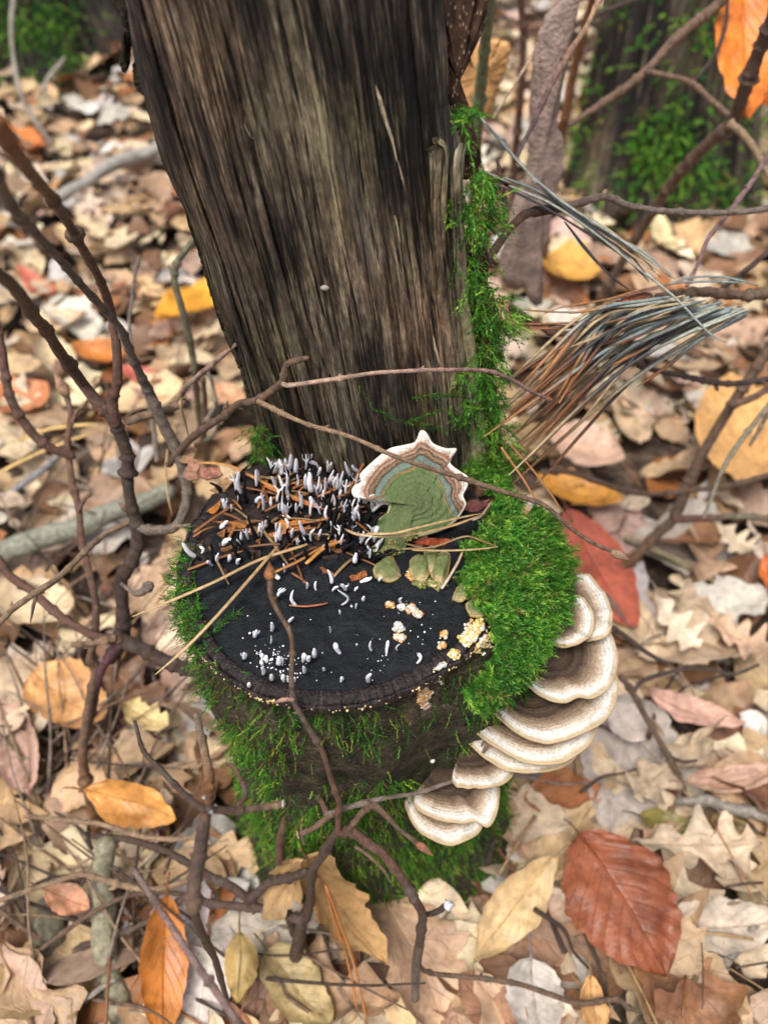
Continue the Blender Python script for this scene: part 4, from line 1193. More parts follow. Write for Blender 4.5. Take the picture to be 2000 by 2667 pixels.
_, C, r = twig(sh, 'cut_stub', [(188, 1679), (235, 1676), (300, 1662)], [.385, .398], [20, 20, 24], BR_TAN * .8)
_, C, r = twig(sh, 'stem', [(318, 1668), (285, 1713), (262, 1750), (250, 1810), (232, 1905)], [.402, .42, .46], [34, 26, 22, 20], lin((98, 66, 72)))
_, C, r = twig(sh, 'twig', [(316, 1520), (350, 1545), (372, 1540), (392, 1522)], [.37, .365], [12, 12, 26, 30], BR_GREY * .7)
_, C, r = twig(sh, 'twig', [(362, 669), (348, 740), (344, 784), (338, 844), (352, 950), (385, 1040), (400, 1110), (410, 1200)], [.46, .44], [12, 10, 10, 12, 16, 18], BR_GREY * .7)
# fork leaning to the trunk
_, C, r = twig(sh, 'branch', [(330, 1100), (338, 1096), (386, 1081), (448, 1062), (482, 1050)], [.356, .37], [26, 28, 26, 20], BR_TAN * .75)
_, C, r = twig(sh, 'twig', [(470, 1030), (482, 1009), (545, 956), (608, 903), (672, 853)], [.37, .345, .32], [15, 16, 16, 14, 18], lin((158, 134, 118)))
_, C, r = twig(sh, 'twig', [(448, 1062), (460, 1045), (472, 1028)], [.37, .37], [22, 18, 14], BR_TAN * .75)
_, C, r = twig(sh, 'branch', [(440, 1210), (490, 1150), (521, 1125), (579, 1086), (622, 1052), (670, 1043), (714, 1014), (738, 990), (747, 951), (781, 937), (802, 932)], [.375, .345, .315, .298], [22, 24, 22, 22, 24, 26, 22, 16], BR_MID * .85)
side_buds(sh, C, r, 3)
_, C, r = twig(sh, 'twig', [(735, 1000), (760, 1003), (868, 988), (960, 974), (1025, 968), (1145, 963), (1266, 966), (1338, 992), (1380, 1018), (1420, 1036)], [.300, .296, .298, .315], [16, 14, 13, 12, 13, 10], np.stack([lin((176, 148, 128)), lin((170, 140, 122)), lin((140, 108, 100)), lin((110, 84, 80))]))
end_bud(sh, C, r, .004)
side_buds(sh, C, r, 3, BR_TAN)
_, C, r = twig(sh, 'twig', [(672, 1044), (693, 1055), (796, 1103), (916, 1139), (1025, 1187), (1133, 1224), (1266, 1266), (1360, 1295), (1423, 1320), (1483, 1374), (1540, 1412), (1590, 1436)], [.309, .303, .295, .302, .315], [20, 14, 14, 15, 16, 16, 14, 10], np.stack([BR_TAN * .8, BR_TAN * .75, BR_MID, BR_MID * .95, BR_MID]))
end_bud(sh, C, r, .010, .0019, BR_TAN * .8)
side_buds(sh, C, r, 2)

# --- thin stems behind
def simple(name, label, cat, pts, d, w, colr, group=None, buds=0, endb=False, kids=()):
    C0, S0 = twig_pts(pts, d)
    root = thing(name, label, cat, tuple(C0[np.argmin(C0[:, 2])]), group)
    _, C, r = twig(root, 'stem', pts, d, w, colr)
    if buds: side_buds(root, C, r, buds)
    if endb: end_bud(root, C, r, r[-1] * 5)
    for kp, kd, kw, kc in kids:
        _, C, r = twig(root, 'branch', kp, kd, kw, kc)
        side_buds(root, C, r, 1)
    return root
def gd(px, py, z=.004):      # depth of the ground seen at a pixel
    return proj(onz(px, py, z))[2]
simple('sapling', 'thin olive sapling stem with a kink beside the bare trunk edge', 'sapling', [(512, 610), (506, 625), (464, 681), (456, 720), (458, 747), (482, 832), (500, 916), (510, 990), (520, 1080), (535, 1180)], [.44, .46, .50, gd(535, 1180)], [18, 22, 22, 22, 20, 22, 26], BR_OLIVE, buds=2, kids=[([(456, 722), (445, 700), (438, 690)], [.465, .46], [10, 7, 3], BR_OLIVE)])
simple('sapling', 'short upright brown seedling stems beside the foot of the trunk', 'sapling', [(530, 985), (534, 1050), (530, 1120), (540, 1190), (548, 1250)], [.46, .50, gd(548, 1250)], [14, 18, 22, 26], BR_MID * .8, buds=3, kids=[([(532, 1100), (560, 1060), (556, 1010), (540, 960)], [.475, .455], [12, 12, 9], BR_GREY), ([(534, 1150), (565, 1120), (570, 1060)], [.49, .47], [12, 10, 8], BR_OLIVE)])

# --- shrub in front of the stump (base among the leaves)
s2 = thing('woody_shrub', 'dark reddish leafless shrub whose twigs cross in front of the mossy stump wall', 'shrub', tuple(onz(770, 2500, 0)))
_, C, r = twig(s2, 'stem', [(764, 2540), (772, 2470), (790, 2400), (808, 2351), (814, 2273), (844, 2224), (866, 2185), (884, 2160)], [gd(764, 2540), .40, .36, .34], [46, 38, 34, 28, 28, 30], BR_DARK * 1.2)
_, C, r = twig(s2, 'twig', [(882, 2170), (880, 2120), (883, 2092), (862, 2025), (838, 1953), (802, 1893), (786, 1864), (765, 1820), (759, 1755), (762, 1690), (754, 1641), (727, 1598), (706, 1554), (703, 1510)], [.34, .308, .275, .258, .252], [22, 20, 18, 18, 16, 16, 15, 17], np.stack([BR_RED, BR_RED, BR_GREY * .7, BR_MID, BR_MID * .9]))
bud(s2, C[-1], C[-1] - C[-3], .006, .0019, BR_ORA)
side_buds(s2, C, r, 2, BR_MID)
_, C, r = twig(s2, 'twig', [(765, 1822), (740, 1822), (716, 1830)], [.270, .272], [13, 12, 7], lin((180, 140, 120)))
_, C, r = twig(s2, 'branch', [(884, 2165), (922, 2170), (964, 2200), (1000, 2228), (1042, 2282), (1078, 2342), (1099, 2379), (1096, 2433), (1084, 2511), (1080, 2600)], [.34, .335, .34, .37, .40], [30, 32, 30, 28, 30, 30, 26], np.stack([BR_RED * .8, BR_RED * .8, BR_DARK * 1.2, BR_GREY * .7]))
_, C, r = twig(s2, 'twig', [(1090, 2480), (1060, 2505), (1000, 2517), (1120, 2535), (1241, 2547), (1350, 2563), (1434, 2590), (1512, 2614), (1603, 2602), (1639, 2626), (1700, 2640)][3:], [.40, .40, .41], [14, 15, 16, 17, 18, 12], BR_MID * .85)
side_buds(s2, C, r, 2, BR_DARK)
_, C, r = twig(s2, 'twig', [(1086, 2500), (1100, 2525), (1125, 2535)], [.385, .40], [16, 14, 14], BR_MID * .85)
_, C, r = twig(s2, 'twig', [(1099, 2382), (1130, 2378), (1160, 2360)], [.358, .352], [16, 18, 20], BR_DARK)
bud(s2, C[-1], [1, 0, .6], .004, .0026, lin((200, 205, 208)), 'cut_end')
_, C, r = twig(s2, 'twig', [(868, 2120), (850, 2132), (814, 2158), (778, 2172)], [.338, .34], [18, 20, 18, 16], BR_MID)
bud(s2, C[-1], [-1, -.3, 0], .0012, .0022, lin((196, 176, 140)), 'cut_end')
_, C, r = twig(s2, 'twig', [(850, 2118), (838, 2090), (802, 2038), (768, 2004)], [.34, .345, .36], [18, 20, 18, 16], BR_RED * .9)
_, C, r = twig(s2, 'twig', [(846, 2118), (868, 2116), (922, 2098), (1000, 2078), (1090, 2064), (1186, 2032)], [.339, .335, .345, .352], [18, 17, 15, 14, 12], BR_GREY * .75)
side_buds(s2, C, r, 1)
_, C, r = twig(s2, 'twig', [(905, 2165), (940, 2120), (965, 2098), (985, 2104), (1000, 2119), (1042, 2162), (1085, 2195)], [.338, .335], [20, 22, 20, 14, 13], BR_MID * .8)
bud(s2, C[-1], C[-1] - C[-3], .009, .0017, lin((150, 98, 72)))
_, C, r = twig(s2, 'twig', [(925, 2205), (960, 2228), (1000, 2268), (1018, 2300)], [.34, .345], [12, 12, 10, 6], BR_MID)
_, C, r = twig(s2, 'stem', [(762, 2000), (756, 2060), (744, 2130), (730, 2212), (738, 2330), (770, 2440)], [.375, .38, .41, .44], [20, 26, 28, 28, 30], np.stack([BR_DARK, BR_RED, BR_RED, BR_DARK]))
_, C, r = twig(s2, 'twig', [(772, 2010), (778, 2080), (784, 2150), (792, 2200)], [.372, .37], [14, 14, 12, 8], BR_RED)
_, C, r = twig(s2, 'branch', [(800, 2270), (760, 2285), (700, 2300), (651, 2339), (603, 2309), (543, 2279), (482, 2243), (422, 2212), (338, 2188), (247, 2176)], [.37, .40, .43, .45], [26, 26, 28, 26, 22, 20, 20], BR_DARK * 1.1)
_, C, r = twig(s2, 'branch', [(790, 2400), (700, 2370), (620, 2360), (540, 2350), (494, 2333), (422, 2375), (338, 2423), (199, 2472), (120, 2538), (48, 2562), (-20, 2660)], [.39, .42, .44, .44], [30, 28, 24, 20, 18, 18, 16, 14], BR_DARK * 1.3)
side_buds(s2, C, r, 3)
_, C, r = twig(s2, 'twig', [(199, 2472), (175, 2490), (130, 2462), (72, 2423), (-10, 2362)], [.44, .43], [14, 15, 14, 12], BR_MID)
_, C, r = twig(s2, 'twig', [(494, 2333), (440, 2325), (368, 2327), (289, 2351), (181, 2417), (54, 2520), (-10, 2600)], [.44, .42], [16, 15, 14, 13], BR_MID * .8)
_, C, r = twig(s2, 'twig', [(520, 2290), (482, 2297), (410, 2315), (338, 2309), (259, 2288), (205, 2279), (90, 2315), (-15, 2350)], [.43, .42, .40], [20, 17, 18, 18, 16, 16], BR_TAN * .8)
side_buds(s2, C, r, 3, BR_TAN)
_, C, r = twig(s2, 'twig', [(516, 2182), (434, 2185), (362, 2176), (259, 2146), (151, 2134), (66, 2124)], [.42, .42, .41], [15, 16, 16, 14], BR_TAN * .85)
# near, out-of-focus stub and spray
s3 = thing('woody_shrub', 'blurred brown cut twig with a pale knot hanging over the leaves before the stump', 'shrub', tuple(onz(520, 2480, 0)))
_, C, r = twig(s3, 'stem', [(510, 1860), (524, 1911), (536, 1965), (546, 2038), (540, 2100), (524, 2190), (510, 2290), (503, 2372)], [.29, .24, .225], [16, 26, 30, 32, 42, 46, 46, 48], np.stack([BR_GREY * .8, BR_TAN * .7, BR_ORA * .7, BR_DARK * 1.2, BR_DARK * 1.2, BR_MID * .8]))
_, C, r = twig(s3, 'twig', [(540, 2105), (603, 2112), (670, 2104), (735, 2094)], [.236, .26], [26, 24, 20, 22], np.stack([BR_DARK * 1.2, BR_MID, BR_TAN * .8]))
bud(s3, C[-1], [1, 0, .1], .001, .0016, lin((205, 196, 186)), 'cut_end')
_, C, r = twig(s3, 'twig', [(532, 2110), (500, 2086), (422, 2007), (374, 1953), (352, 1880)], [.236, .28, .33], [24, 20, 14, 12], BR_DARK * 1.2)
_, C, r = twig(s3, 'twig', [(600, 2112), (640, 2070), (612, 2000), (590, 1990)], [.25, .27], [14, 16, 14, 10], BR_RED)
for a, b, c in ((530, 2076, .0005), (549, 2114, .0006)):
    bud(s3, P(a, b, .228), [.5, -.6, .6], .0012, c, lin((196, 200, 196)), 'lichen_spot')
_, C, r = twig(s3, 'stem', [(506, 2372), (520, 2420), (560, 2500), (590, 2600)], [.226, .32, .40], [30, 22, 18], BR_DARK)
simple('twig', 'thin blurred purplish twig slanting down over the leaves in front', 'twig', [(345, 2262), (362, 2285), (410, 2357), (482, 2466), (530, 2538), (579, 2604), (660, 2720)], [.24, .22], [18, 20, 24, 26], lin((120, 98, 92)), buds=1)
# --- shrub to the other side
s4 = thing('woody_shrub', 'tall brown sapling fork with orange leaves on its upper branch', 'shrub', tuple(onz(1480, 985, 0)))
_, C, r = twig(s4, 'stem', [(1478, 990), (1524, 874), (1561, 784), (1603, 711), (1663, 609), (1717, 524), (1784, 434), (1856, 362), (1904, 319), (1934, 241), (1965, 157), (2010, 50), (2050, -60)], [gd(1478, 990), .70, .58, .48, .42], [28, 28, 28, 30, 34, 40, 44, 44, 46], np.stack([BR_ORA * .7, BR_MID, BR_MID, BR_MID * .85, BR_DARK * 1.2]))
_, C, r = twig(s4, 'branch', [(1900, 322), (1940, 356), (1970, 398), (2010, 470)], [.487, .47], [26, 22, 20, 20], BR_TAN * .75)
_, C, r = twig(s4, 'twig', [(1895, 300), (1844, 253), (1802, 217), (1747, 199), (1681, 187)], [.485, .50, .52], [20, 18, 17, 16], BR_MID)
_, C, r = twig(s4, 'branch', [(1890, -15), (1880, 0), (1832, 42), (1753, 108), (1681, 187), (1603, 247), (1530, 295), (1482, 325)], [.50, .52, .54], [34, 32, 28, 26, 24, 18], BR_MID * 1.05)
_, C, r = twig(s4, 'twig', [(1775, 206), (1800, 212), (1838, 175), (1868, 127), (1889, 60), (1895, -10)], [.505, .50], [14, 13, 12, 11], BR_DARK * .9)
s5 = thing('woody_shrub', 'brown forked sapling rising from behind the bracket fungi', 'shrub', tuple(onz(1545, 1545, 0)))
_, C, r = twig(s5, 'stem', [(1540, 1548), (1570, 1521), (1611, 1485), (1662, 1439), (1714, 1388), (1755, 1347), (1790, 1260), (1831, 1178), (1867, 1116), (1908, 1050), (1949, 988), (2010, 895)], [gd(1540, 1548), .60, .56, .52], [34, 32, 30, 32, 34, 30, 30, 34, 30], np.stack([BR_ORA * .6, BR_MID * .9, BR_MID * .8, BR_MID]))
_, C, r = twig(s5, 'branch', [(1752, 1352), (1780, 1352), (1842, 1350), (1919, 1344), (2020, 1352)], [.572, .56], [26, 22, 20, 22], np.stack([BR_RED, BR_RED, BR_OLIVE * 1.1, BR_RED]))
_, C, r = twig(s5, 'branch', [(1900, 1055), (1949, 1040), (2015, 1003)], [.537, .53], [24, 22, 22], BR_MID * .8)
simple('twig', 'dark knobbly twig running level past the needle bundle from the trunk moss', 'twig', [(1262, 690), (1271, 681), (1307, 621), (1362, 561), (1416, 549), (1482, 537), (1573, 512), (1633, 533), (1723, 549), (1844, 555), (1934, 552), (2020, 540)], [.345, .36, .38, .40], [26, 26, 30, 24, 22, 20, 18, 18, 20], np.stack([BR_RED * .7, BR_RED * .8, BR_GREY * .7, BR_GREY * .75, BR_GREY * .8]), buds=4,
       kids=[([(1316, 612), (1316, 543), (1306, 482), (1295, 416)], [.352, .345], [16, 18, 16, 10], BR_RED * .8), ([(1570, 514), (1575, 500), (1578, 495)], [.37, .37], [16, 14, 10], BR_TAN)])
simple('twig', 'slim mauve twig slanting down to the pine needles', 'twig', [(2010, 390), (1995, 412), (1958, 470), (1892, 561), (1844, 621), (1814, 693), (1788, 745)], [.42, .40, .37], [16, 16, 14, 13, 12], lin((126, 100, 96)), buds=5)
simple('twig', 'short dark twig end leaning behind the pine shoot', 'twig', [(2020, 640), (1940, 705), (1880, 750)], [.44, .44], [18, 17, 14], BR_DARK, buds=1)
simple('twig', 'dark thin twig crossing high behind the bark strip', 'twig', [(1480, 78), (1494, 66), (1573, 30), (1680, -12)], [.66, .68], [18, 16, 16], BR_DARK)
simple('sapling', 'straight red-brown sapling stem behind the grey bark strip', 'sapling', [(1354, -30), (1360, 60), (1362, 121), (1356, 229), (1347, 332), (1338, 422), (1334, 560), (1328, 700), (1320, 800)], [.70, .78, .90, gd(1320, 800)], [22, 24, 24, 24, 22, 26], BR_RED * .9, buds=2)
simple('sapling', 'straight ochre brown sapling stem on the far side of the bark strip', 'sapling', [(1550, -30), (1543, 0), (1512, 108), (1488, 217), (1464, 338), (1440, 480), (1420, 620), (1405, 720)], [.62, .75, gd(1405, 720)], [26, 26, 28, 28, 26, 24], BR_ORA * .72, buds=1)
simple('twig', 'speckled pale-tipped twig in front of the bark strip', 'twig', [(1575, -25), (1561, 0), (1518, 84), (1476, 145), (1434, 223), (1398, 301), (1368, 362), (1344, 412)], [.44, .42, .40], [15, 16, 22, 17, 14, 12], np.stack([lin((176, 146, 110)), lin((150, 120, 96)), lin((110, 84, 80)), lin((100, 82, 80))]), buds=5)
simple('sapling', 'smooth green sapling stem just behind the pitted bark', 'sapling', [(1276, -40), (1274, 0), (1262, 121), (1253, 211), (1244, 289), (1240, 400), (1236, 520), (1228, 700)], [.40, .47, .56, gd(1228, 700)], [34, 35, 36, 34, 32, 30], lin((128, 138, 100)))
simple('twig', 'dark twig with small knots level behind the lower needles', 'twig', [(1330, 795), (1338, 808), (1400, 842), (1440, 868), (1555, 874), (1640, 930), (1688, 958), (1765, 976), (1888, 999), (2020, 985)], [.40, .42, .45], [20, 20, 20, 18, 17, 18, 18], np.stack([BR_RED, BR_RED * .8, BR_DARK * 1.1, BR_DARK * 1.1]), buds=4)
simple('twig', 'long sagging brown twig low behind the moss cushion', 'twig', [(1410, 1232), (1422, 1229), (1483, 1229), (1560, 1255), (1637, 1280), (1714, 1286), (1816, 1275), (1919, 1260), (2020, 1232)], [.58, .56, .54], [18, 18, 16, 16, 18, 18], BR_MID * .7, buds=3)
simple('twig', 'small snapped twig lying across the crescent bracket', 'twig', [z7((610, 1330)), z7((650, 1270)), z7((720, 1300)), z7((800, 1310)), z7((830, 1280)), z7((830, 1240))], [proj(onz(*z7((700, 1300)), .196))[2]], [9, 10, 9, 10, 12], BR_MID, kids=[([z7((650, 1275)), z7((620, 1260)), z7((600, 1290))], [proj(onz(*z7((650, 1275)), .196))[2]], [8, 7, 5], BR_MID)])
simple('twig', 'dark forked twig standing over the leaves near the bracket fungi', 'twig', [(1612, 1760), (1645, 1800), (1693, 1890), (1741, 1969), (1777, 2047), (1786, 2100)], [.50, .50, gd(1786, 2100) - .01], [20, 20, 18, 18, 16], BR_MID * .7, buds=2, kids=[([(1745, 1972), (1780, 1984), (1814, 1980)], [.50, .49], [13, 11, 6], BR_DARK), ([(1650, 1800), (1680, 1770), (1780, 1742), (1850, 1744), (1910, 1756), (1975, 1732)], [.50, .52], [14, 14, 13, 12, 10], BR_DARK)])
simple('twig', 'short dark twig end beside the widest bracket', 'twig', [(1590, 1632), (1625, 1655), (1670, 1690), (1720, 1720), (1750, 1728)], [.46, .47], [16, 16, 14, 12], BR_DARK, buds=1)
simple('dry_stalk', 'bleached dead grass stalk in front of the bark strip', 'stalk', [(1490, -20), (1476, 0), (1386, 145), (1326, 241), (1283, 307)], [.46, .45], [14, 14, 9, 6], lin((190, 166, 136)))

# ------------------------------------------------------------------ sticks and branches on the ground
def stick(label, pts, z, w, colr, name='fallen_branch', cat='branch', group=None):
    Q = [onz(px, py, z_) for (px, py), z_ in zip(pts, z)]
    C = spline(Q, 40)
    d = proj(C)[:, 2]
    rad = np.interp(np.linspace(0, 1, 40), np.linspace(0, 1, len(w)), w) * d / FPX / 2
    rad = rad * (1 + .08 * vnoise(np.linspace(0, 9, 40), random.random() * 40, 0, 2))
    C = C + (rad * .3)[:, None] * np.stack([vnoise(np.linspace(0, 6, 40), random.random() * 40, 0, k) for k in (1, 2, 3)], -1)
    V, F = tube_geo(C, rad * (1 + .12 * vnoise(np.linspace(0, 25, 40), random.random() * 40, 0, 2)), 14, rough=.09)
    return tag(mk(name, V, F, MAT['twig'], col=colr), label, cat, group)
stick('thick grey-green fallen branch lying on the litter behind the crooked shrub', [(-60, 1460), (60, 1425), (200, 1375), (330, 1325), (440, 1280)], [.035, .037, .04, .04, .035], [56, 58, 56, 56, 54], lin((140, 142, 124)))
stick('pale grey fallen branch running up to the edge of the dead trunk', [(130, 535), (200, 490), (280, 440), (350, 405), (430, 385)], [.035, .04, .045, .045, .045], [26, 30, 32, 34, 34], lin((164, 160, 150)))
stick('thin blue-grey stick slanting in the litter above the fallen branch', [(-20, 1312), (60, 1262), (170, 1176)], [.03, .035, .04], [16, 18, 16], lin((140, 138, 140)))
stick('greenish smooth stick pointing to the shrub stem', [(277, 2190), (268, 2290), (268, 2393), (290, 2520), (318, 2700)], [.06, .04, .03, .02, .015], [54, 60, 64, 60, 58], lin((146, 142, 118)))
stick('dark olive stick end standing in the litter', [(130, 2335), (135, 2420), (130, 2500), (125, 2600)], [.030, .022, .014, .008], [70, 80, 76, 60], lin((104, 100, 80)))
stick('grey bare stick near the red-brown leaf', [(2040, 2350), (1960, 2425), (1890, 2500), (1830, 2562)], [.03, .025, .022, .02], [30, 32, 32, 28], lin((136, 130, 120)))
stick('scaly grey branch half under the pale leaves', [(1760, 2090), (1820, 2086), (1874, 2095), (2020, 2130)], [.025, .03, .03, .03], [20, 30, 32, 34], lin((140, 134, 124)))
stick('lichened thin stick across the litter behind the red leaf', [(1630, 1400), (1720, 1440), (1800, 1480), (1900, 1540)], [.02, .022, .02, .02], [18, 18, 17, 12], lin((150, 138, 108)))
stick('thin grey twig lying low between the leaves at the corner', [(120, 2660), (190, 2620), (270, 2570), (300, 2552)], [.03, .03, .03, .03], [14, 16, 14, 10], lin((160, 150, 140)), 'fallen_twig', 'twig')
stick('pale forked twig in front of the mossy trunk far behind', [(40, -20), (30, 60), (36, 150), (52, 230), (76, 290), (136, 375)], [.20, .17, .13, .10, .07, .03], [11, 11, 10, 12, 13, 8], lin((156, 150, 136)), 'fallen_twig', 'twig')
stick('pale side twig leaning on the mossy trunk far behind', [(110, 240), (130, 200), (160, 165), (170, 150)], [.10, .12, .14, .15], [10, 12, 11, 7], lin((172, 168, 156)), 'fallen_twig', 'twig')

# ------------------------------------------------------------------ pine needles
def zA(p): return (1250 + p[0] * .4521, 500 + p[1] * .4521)
def z2(p): return (1000 + p[0] * .6028, p[1] * .6028)
N_GREY, N_BLUE, N_TAN, N_ORA, N_DARK, N_BRN = [lin(c) for c in ((150, 156, 144), (122, 134, 130), (170, 150, 114), (156, 108, 66), (52, 52, 54), (122, 78, 44))]
def needle_geo(C, w, cols, ns=5):
    n = len(C)
    t = np.linspace(0, 1, n)
    rad = w * np.interp(t, [0, .06, .85, 1], [.75, 1, .9, .25])
    V, F = tube_geo(C, rad, ns, flat=.55)
    cols = np.asarray(cols)
    tc = np.concatenate([np.repeat(t, ns), [0, 1]])
    cv = np.stack([np.interp(tc, np.linspace(0, 1, len(cols)), cols[:, k]) for k in range(3)], -1)
    return V, F, cv
pine = thing('pine_shoot', 'withered pine shoot with drooping grey-blue needles, rusty at their ends, beside the trunk moss', 'pine shoot', tuple(P(2000, 770, .38)))
D0 = .365
twig(pine, 'shoot', [zA(p) for p in [(1720, 575), (1659, 580), (1560, 595), (1420, 590), (1300, 578), (1150, 585), (1010, 600)]], [.385, .372, D0], [40, 34, 30, 34, 30, 24, 18], BR_MID * .9, rough=.25)
_bC = twig_pts([zA(p) for p in [(985, 605), (900, 625), (800, 668), (705, 692)]], [D0 - .002])[0]
bud(pine, _bC[0], _bC[-1] - _bC[0], np.linalg.norm(_bC[-1] - _bC[0]), .0042, lin((118, 66, 36)))
for k in range(9):
    i = random.randint(1, len(_bC) - 2)
    bud(pine, _bC[i] + RNG.standard_normal(3) * .0018, _bC[-1] - _bC[0] + RNG.standard_normal(3) * .004, .009, .0013, lin((150, 88, 48)), 'bud_scale')
def add_needle(parent, pts, d0, d1, wpx, cols):
    C, S = twig_pts(pts, [d0, (d0 + d1) / 2 + random.uniform(-.004, .004), d1], 14)
    C = C + .0004 * np.stack([vnoise(np.linspace(0, 3, 14), random.random() * 60, 0, k) for k in (1, 2, 3)], -1)
    V, F, cv = needle_geo(C, wpx * d0 / FPX / 2, cols)
    mk('needle', V, F, MAT['needle'], parent, col=cv)
for k in range(64):
    a = (k + random.random()) / 64
    # from the shoot (right) to the hanging ends (left)
    s = np.array([1080 + 470 * a, 600 + 90 * a + random.gauss(0, 14)])
    e = np.array([np.interp(a, [0, .45, 1], [300, 160, 330]), np.interp(a, [0, .45, .75, 1], [1090, 1260, 1400, 1700])]) + RNG.standard_normal(2) * np.array([105, 85])
    m = (s + e) / 2 + np.array([-60, -135 + 60 * a]) + RNG.standard_normal(2) * 22
    q1_ = s * .62 + e * .08 + m * .30 + np.array([-20, -35])
    f_ = random.random()
    base = random.choice([N_GREY, N_BLUE, N_GREY * .85, N_BLUE * .8, N_TAN * .9])
    mid = random.choice([N_BLUE, N_TAN, N_TAN * .8, N_DARK]) if f_ < .7 else base
    endc = random.choice([N_ORA * .85, N_BRN, N_ORA, N_TAN * .85, N_BRN * .7])
    cols = [base, base, base * .9, mid, endc, endc * .9]
    if random.random() < .3: cols = [base, base, N_DARK, N_DARK * 1.4, endc, endc]
    cut = 1.0 if random.random() > .2 else random.uniform(.6, .85)
    pts = [s, q1_, m, s + (e - s) * cut if cut < 1 else e]
    if cut < 1: pts = [s, q1_, m * .6 + q1_ * .2 + s * .2, m]
    add_needle(pine, [zA(p) for p in pts], D0 + random.uniform(-.014, .014), D0 + random.uniform(-.035, .03), random.uniform(9, 14.5), np.array(cols))
for pts in ([(1080, 640), (900, 690), (700, 740), (450, 755), (225, 765)], [(1000, 690), (800, 735), (600, 765), (400, 780), (240, 775)], [(1590, 540), (1400, 492), (1200, 495), (1050, 545), (700, 622), (480, 660), (360, 705)],
            [(1500, 520), (1300, 520), (1100, 530), (900, 570), (700, 630)], [(720, 700), (560, 690), (400, 690), (220, 678)], [(960, 700), (760, 745), (500, 770), (230, 750)], [(1050, 660), (820, 730), (640, 775), (420, 785), (280, 790)]):
    add_needle(pine, [zA(p) for p in pts], D0 - .004, D0 - .008, random.uniform(7, 9), np.array([N_BLUE, N_BLUE * .8, N_BRN, N_ORA]))
# loose bundle above, leaning from the trunk edge to the shoot
bun = thing('needle_bundle', 'loose bundle of long blue-grey pine needles leaning from the trunk down to the pine shoot', 'pine needles', tuple(P(1740, 730, .36)))
for pts, c in (([(420, 510), (520, 630), (640, 770), (790, 890), (950, 990), (1100, 1090), (1255, 1205)], N_GREY), ([(440, 530), (560, 680), (680, 800), (840, 930), (1010, 1040), (1160, 1130), (1240, 1200)], N_BLUE),
               ([(400, 722), (560, 800), (760, 905), (950, 1020), (1080, 1110), (1210, 1205)], N_TAN), ([(420, 735), (620, 830), (800, 930), (1000, 1060), (1145, 1220)], N_GREY), ([(470, 792), (650, 872), (850, 990), (1010, 1085), (1150, 1215)], N_DARK * 1.5),
               ([(520, 770), (700, 842), (900, 975), (1080, 1085), (1195, 1205)], N_BLUE), ([(640, 772), (780, 888), (950, 1008), (1100, 1078), (1250, 1196)], N_GREY), ([(660, 790), (790, 905), (940, 1020), (1060, 1100), (1140, 1190)], N_DARK * 1.3),
               ([(540, 800), (720, 880), (900, 1000), (1050, 1120), (1170, 1220)], N_GREY), ([(780, 960), (860, 1060), (960, 1180), (1065, 1252)], N_DARK), ([(790, 975), (880, 1090), (980, 1190), (1050, 1245)], N_DARK * 1.4),
               ([(430, 740), (600, 800), (800, 900), (960, 990), (1130, 1130), (1235, 1215)], N_TAN), ([(500, 800), (700, 900), (880, 1010), (1040, 1110), (1140, 1200)], N_TAN), ([(1130, 1180), (1300, 1330), (1420, 1450), (1480, 1480)], N_GREY)):
    add_needle(bun, [z2(p) for p in pts], .345 + random.uniform(-.004, .004), .362, random.uniform(9, 12), np.array([N_ORA if c is N_TAN else c, c, c, c * .9]))
simple('dry_stalk', 'thin grey grass blade arching down to the red branch', 'stalk', [(2020, 1020), (2000, 1055), (1929, 1147), (1883, 1219), (1852, 1296), (1831, 1350)], [.46, .47], [15, 17, 16, 12, 9], lin((132, 126, 106)))
simple('dry_stalk', 'short bent grey stalk beside the arching grass blade', 'stalk', [(2020, 1060), (1995, 1085), (1975, 1120), (1952, 1160)], [.47, .47], [13, 13, 10], lin((120, 108, 88)))

# stalks and needles lying on and over the stump
def over(label, pts, z, w, c0, c1, name='dry_stalk', cat='stalk', group=None):
    Q = [onz(px, py, z_) for (px, py), z_ in zip(pts, z)]
    C = spline(Q, 26)
    d = proj(C)[:, 2].mean()
    V, F, cv = needle_geo(C, w * d / FPX / 2, np.stack([c0, (c0 + c1) / 2, c1]), 6)
    return tag(mk(name, V, F, MAT['needle'], col=cv), label, cat, group)
T1, T2, T3 = lin((174, 150, 108)), lin((148, 120, 80)), lin((148, 96, 52))
over('long straw-coloured stalk slanting down across the black face past the shrub stem', [(723, 1424), (640, 1520), (560, 1610), (480, 1692), (405, 1757)], [.268, .268, .267, .262, .255], 11, T2, T1)
over('straw-coloured stalk lying level from the mulch over the rim to the shrub', [(800, 1418), (676, 1458), (560, 1515), (450, 1563), (345, 1606)], [.270, .267, .266, .262, .255], 11, T2, T1)
over('paired straw stalk bent across the rosette foot towards the moss', [z4(p) for p in [(825, 605), (900, 632), (1050, 638), (1200, 620), (1350, 585), (1500, 528)]], [.270, .2715, .272, .272, .272, .275], 10, T1, T2)
over('straw stalk running just above the paired stalk at the rosette', [z4(p) for p in [(930, 628), (1060, 624), (1180, 596), (1290, 570), (1400, 545), (1480, 530)]], [.272, .275, .276, .275, .275, .276], 9, T1, T2)
over('brown bent stalk leaning on the moss beside the rosette', [z4(p) for p in [(1440, 560), (1480, 540), (1510, 500), (1530, 470)]], [.268, .272, .276, .278], 12, lin((196, 180, 156)), lin((120, 70, 56)))
over('grey-brown thin stalk crossing below the paired stalks into the moss', [z4(p) for p in [(1100, 700), (1250, 690), (1400, 640), (1480, 660), (1560, 690)]], [.268, .268, .270, .272, .275], 7, T2 * .7, T2 * .6)
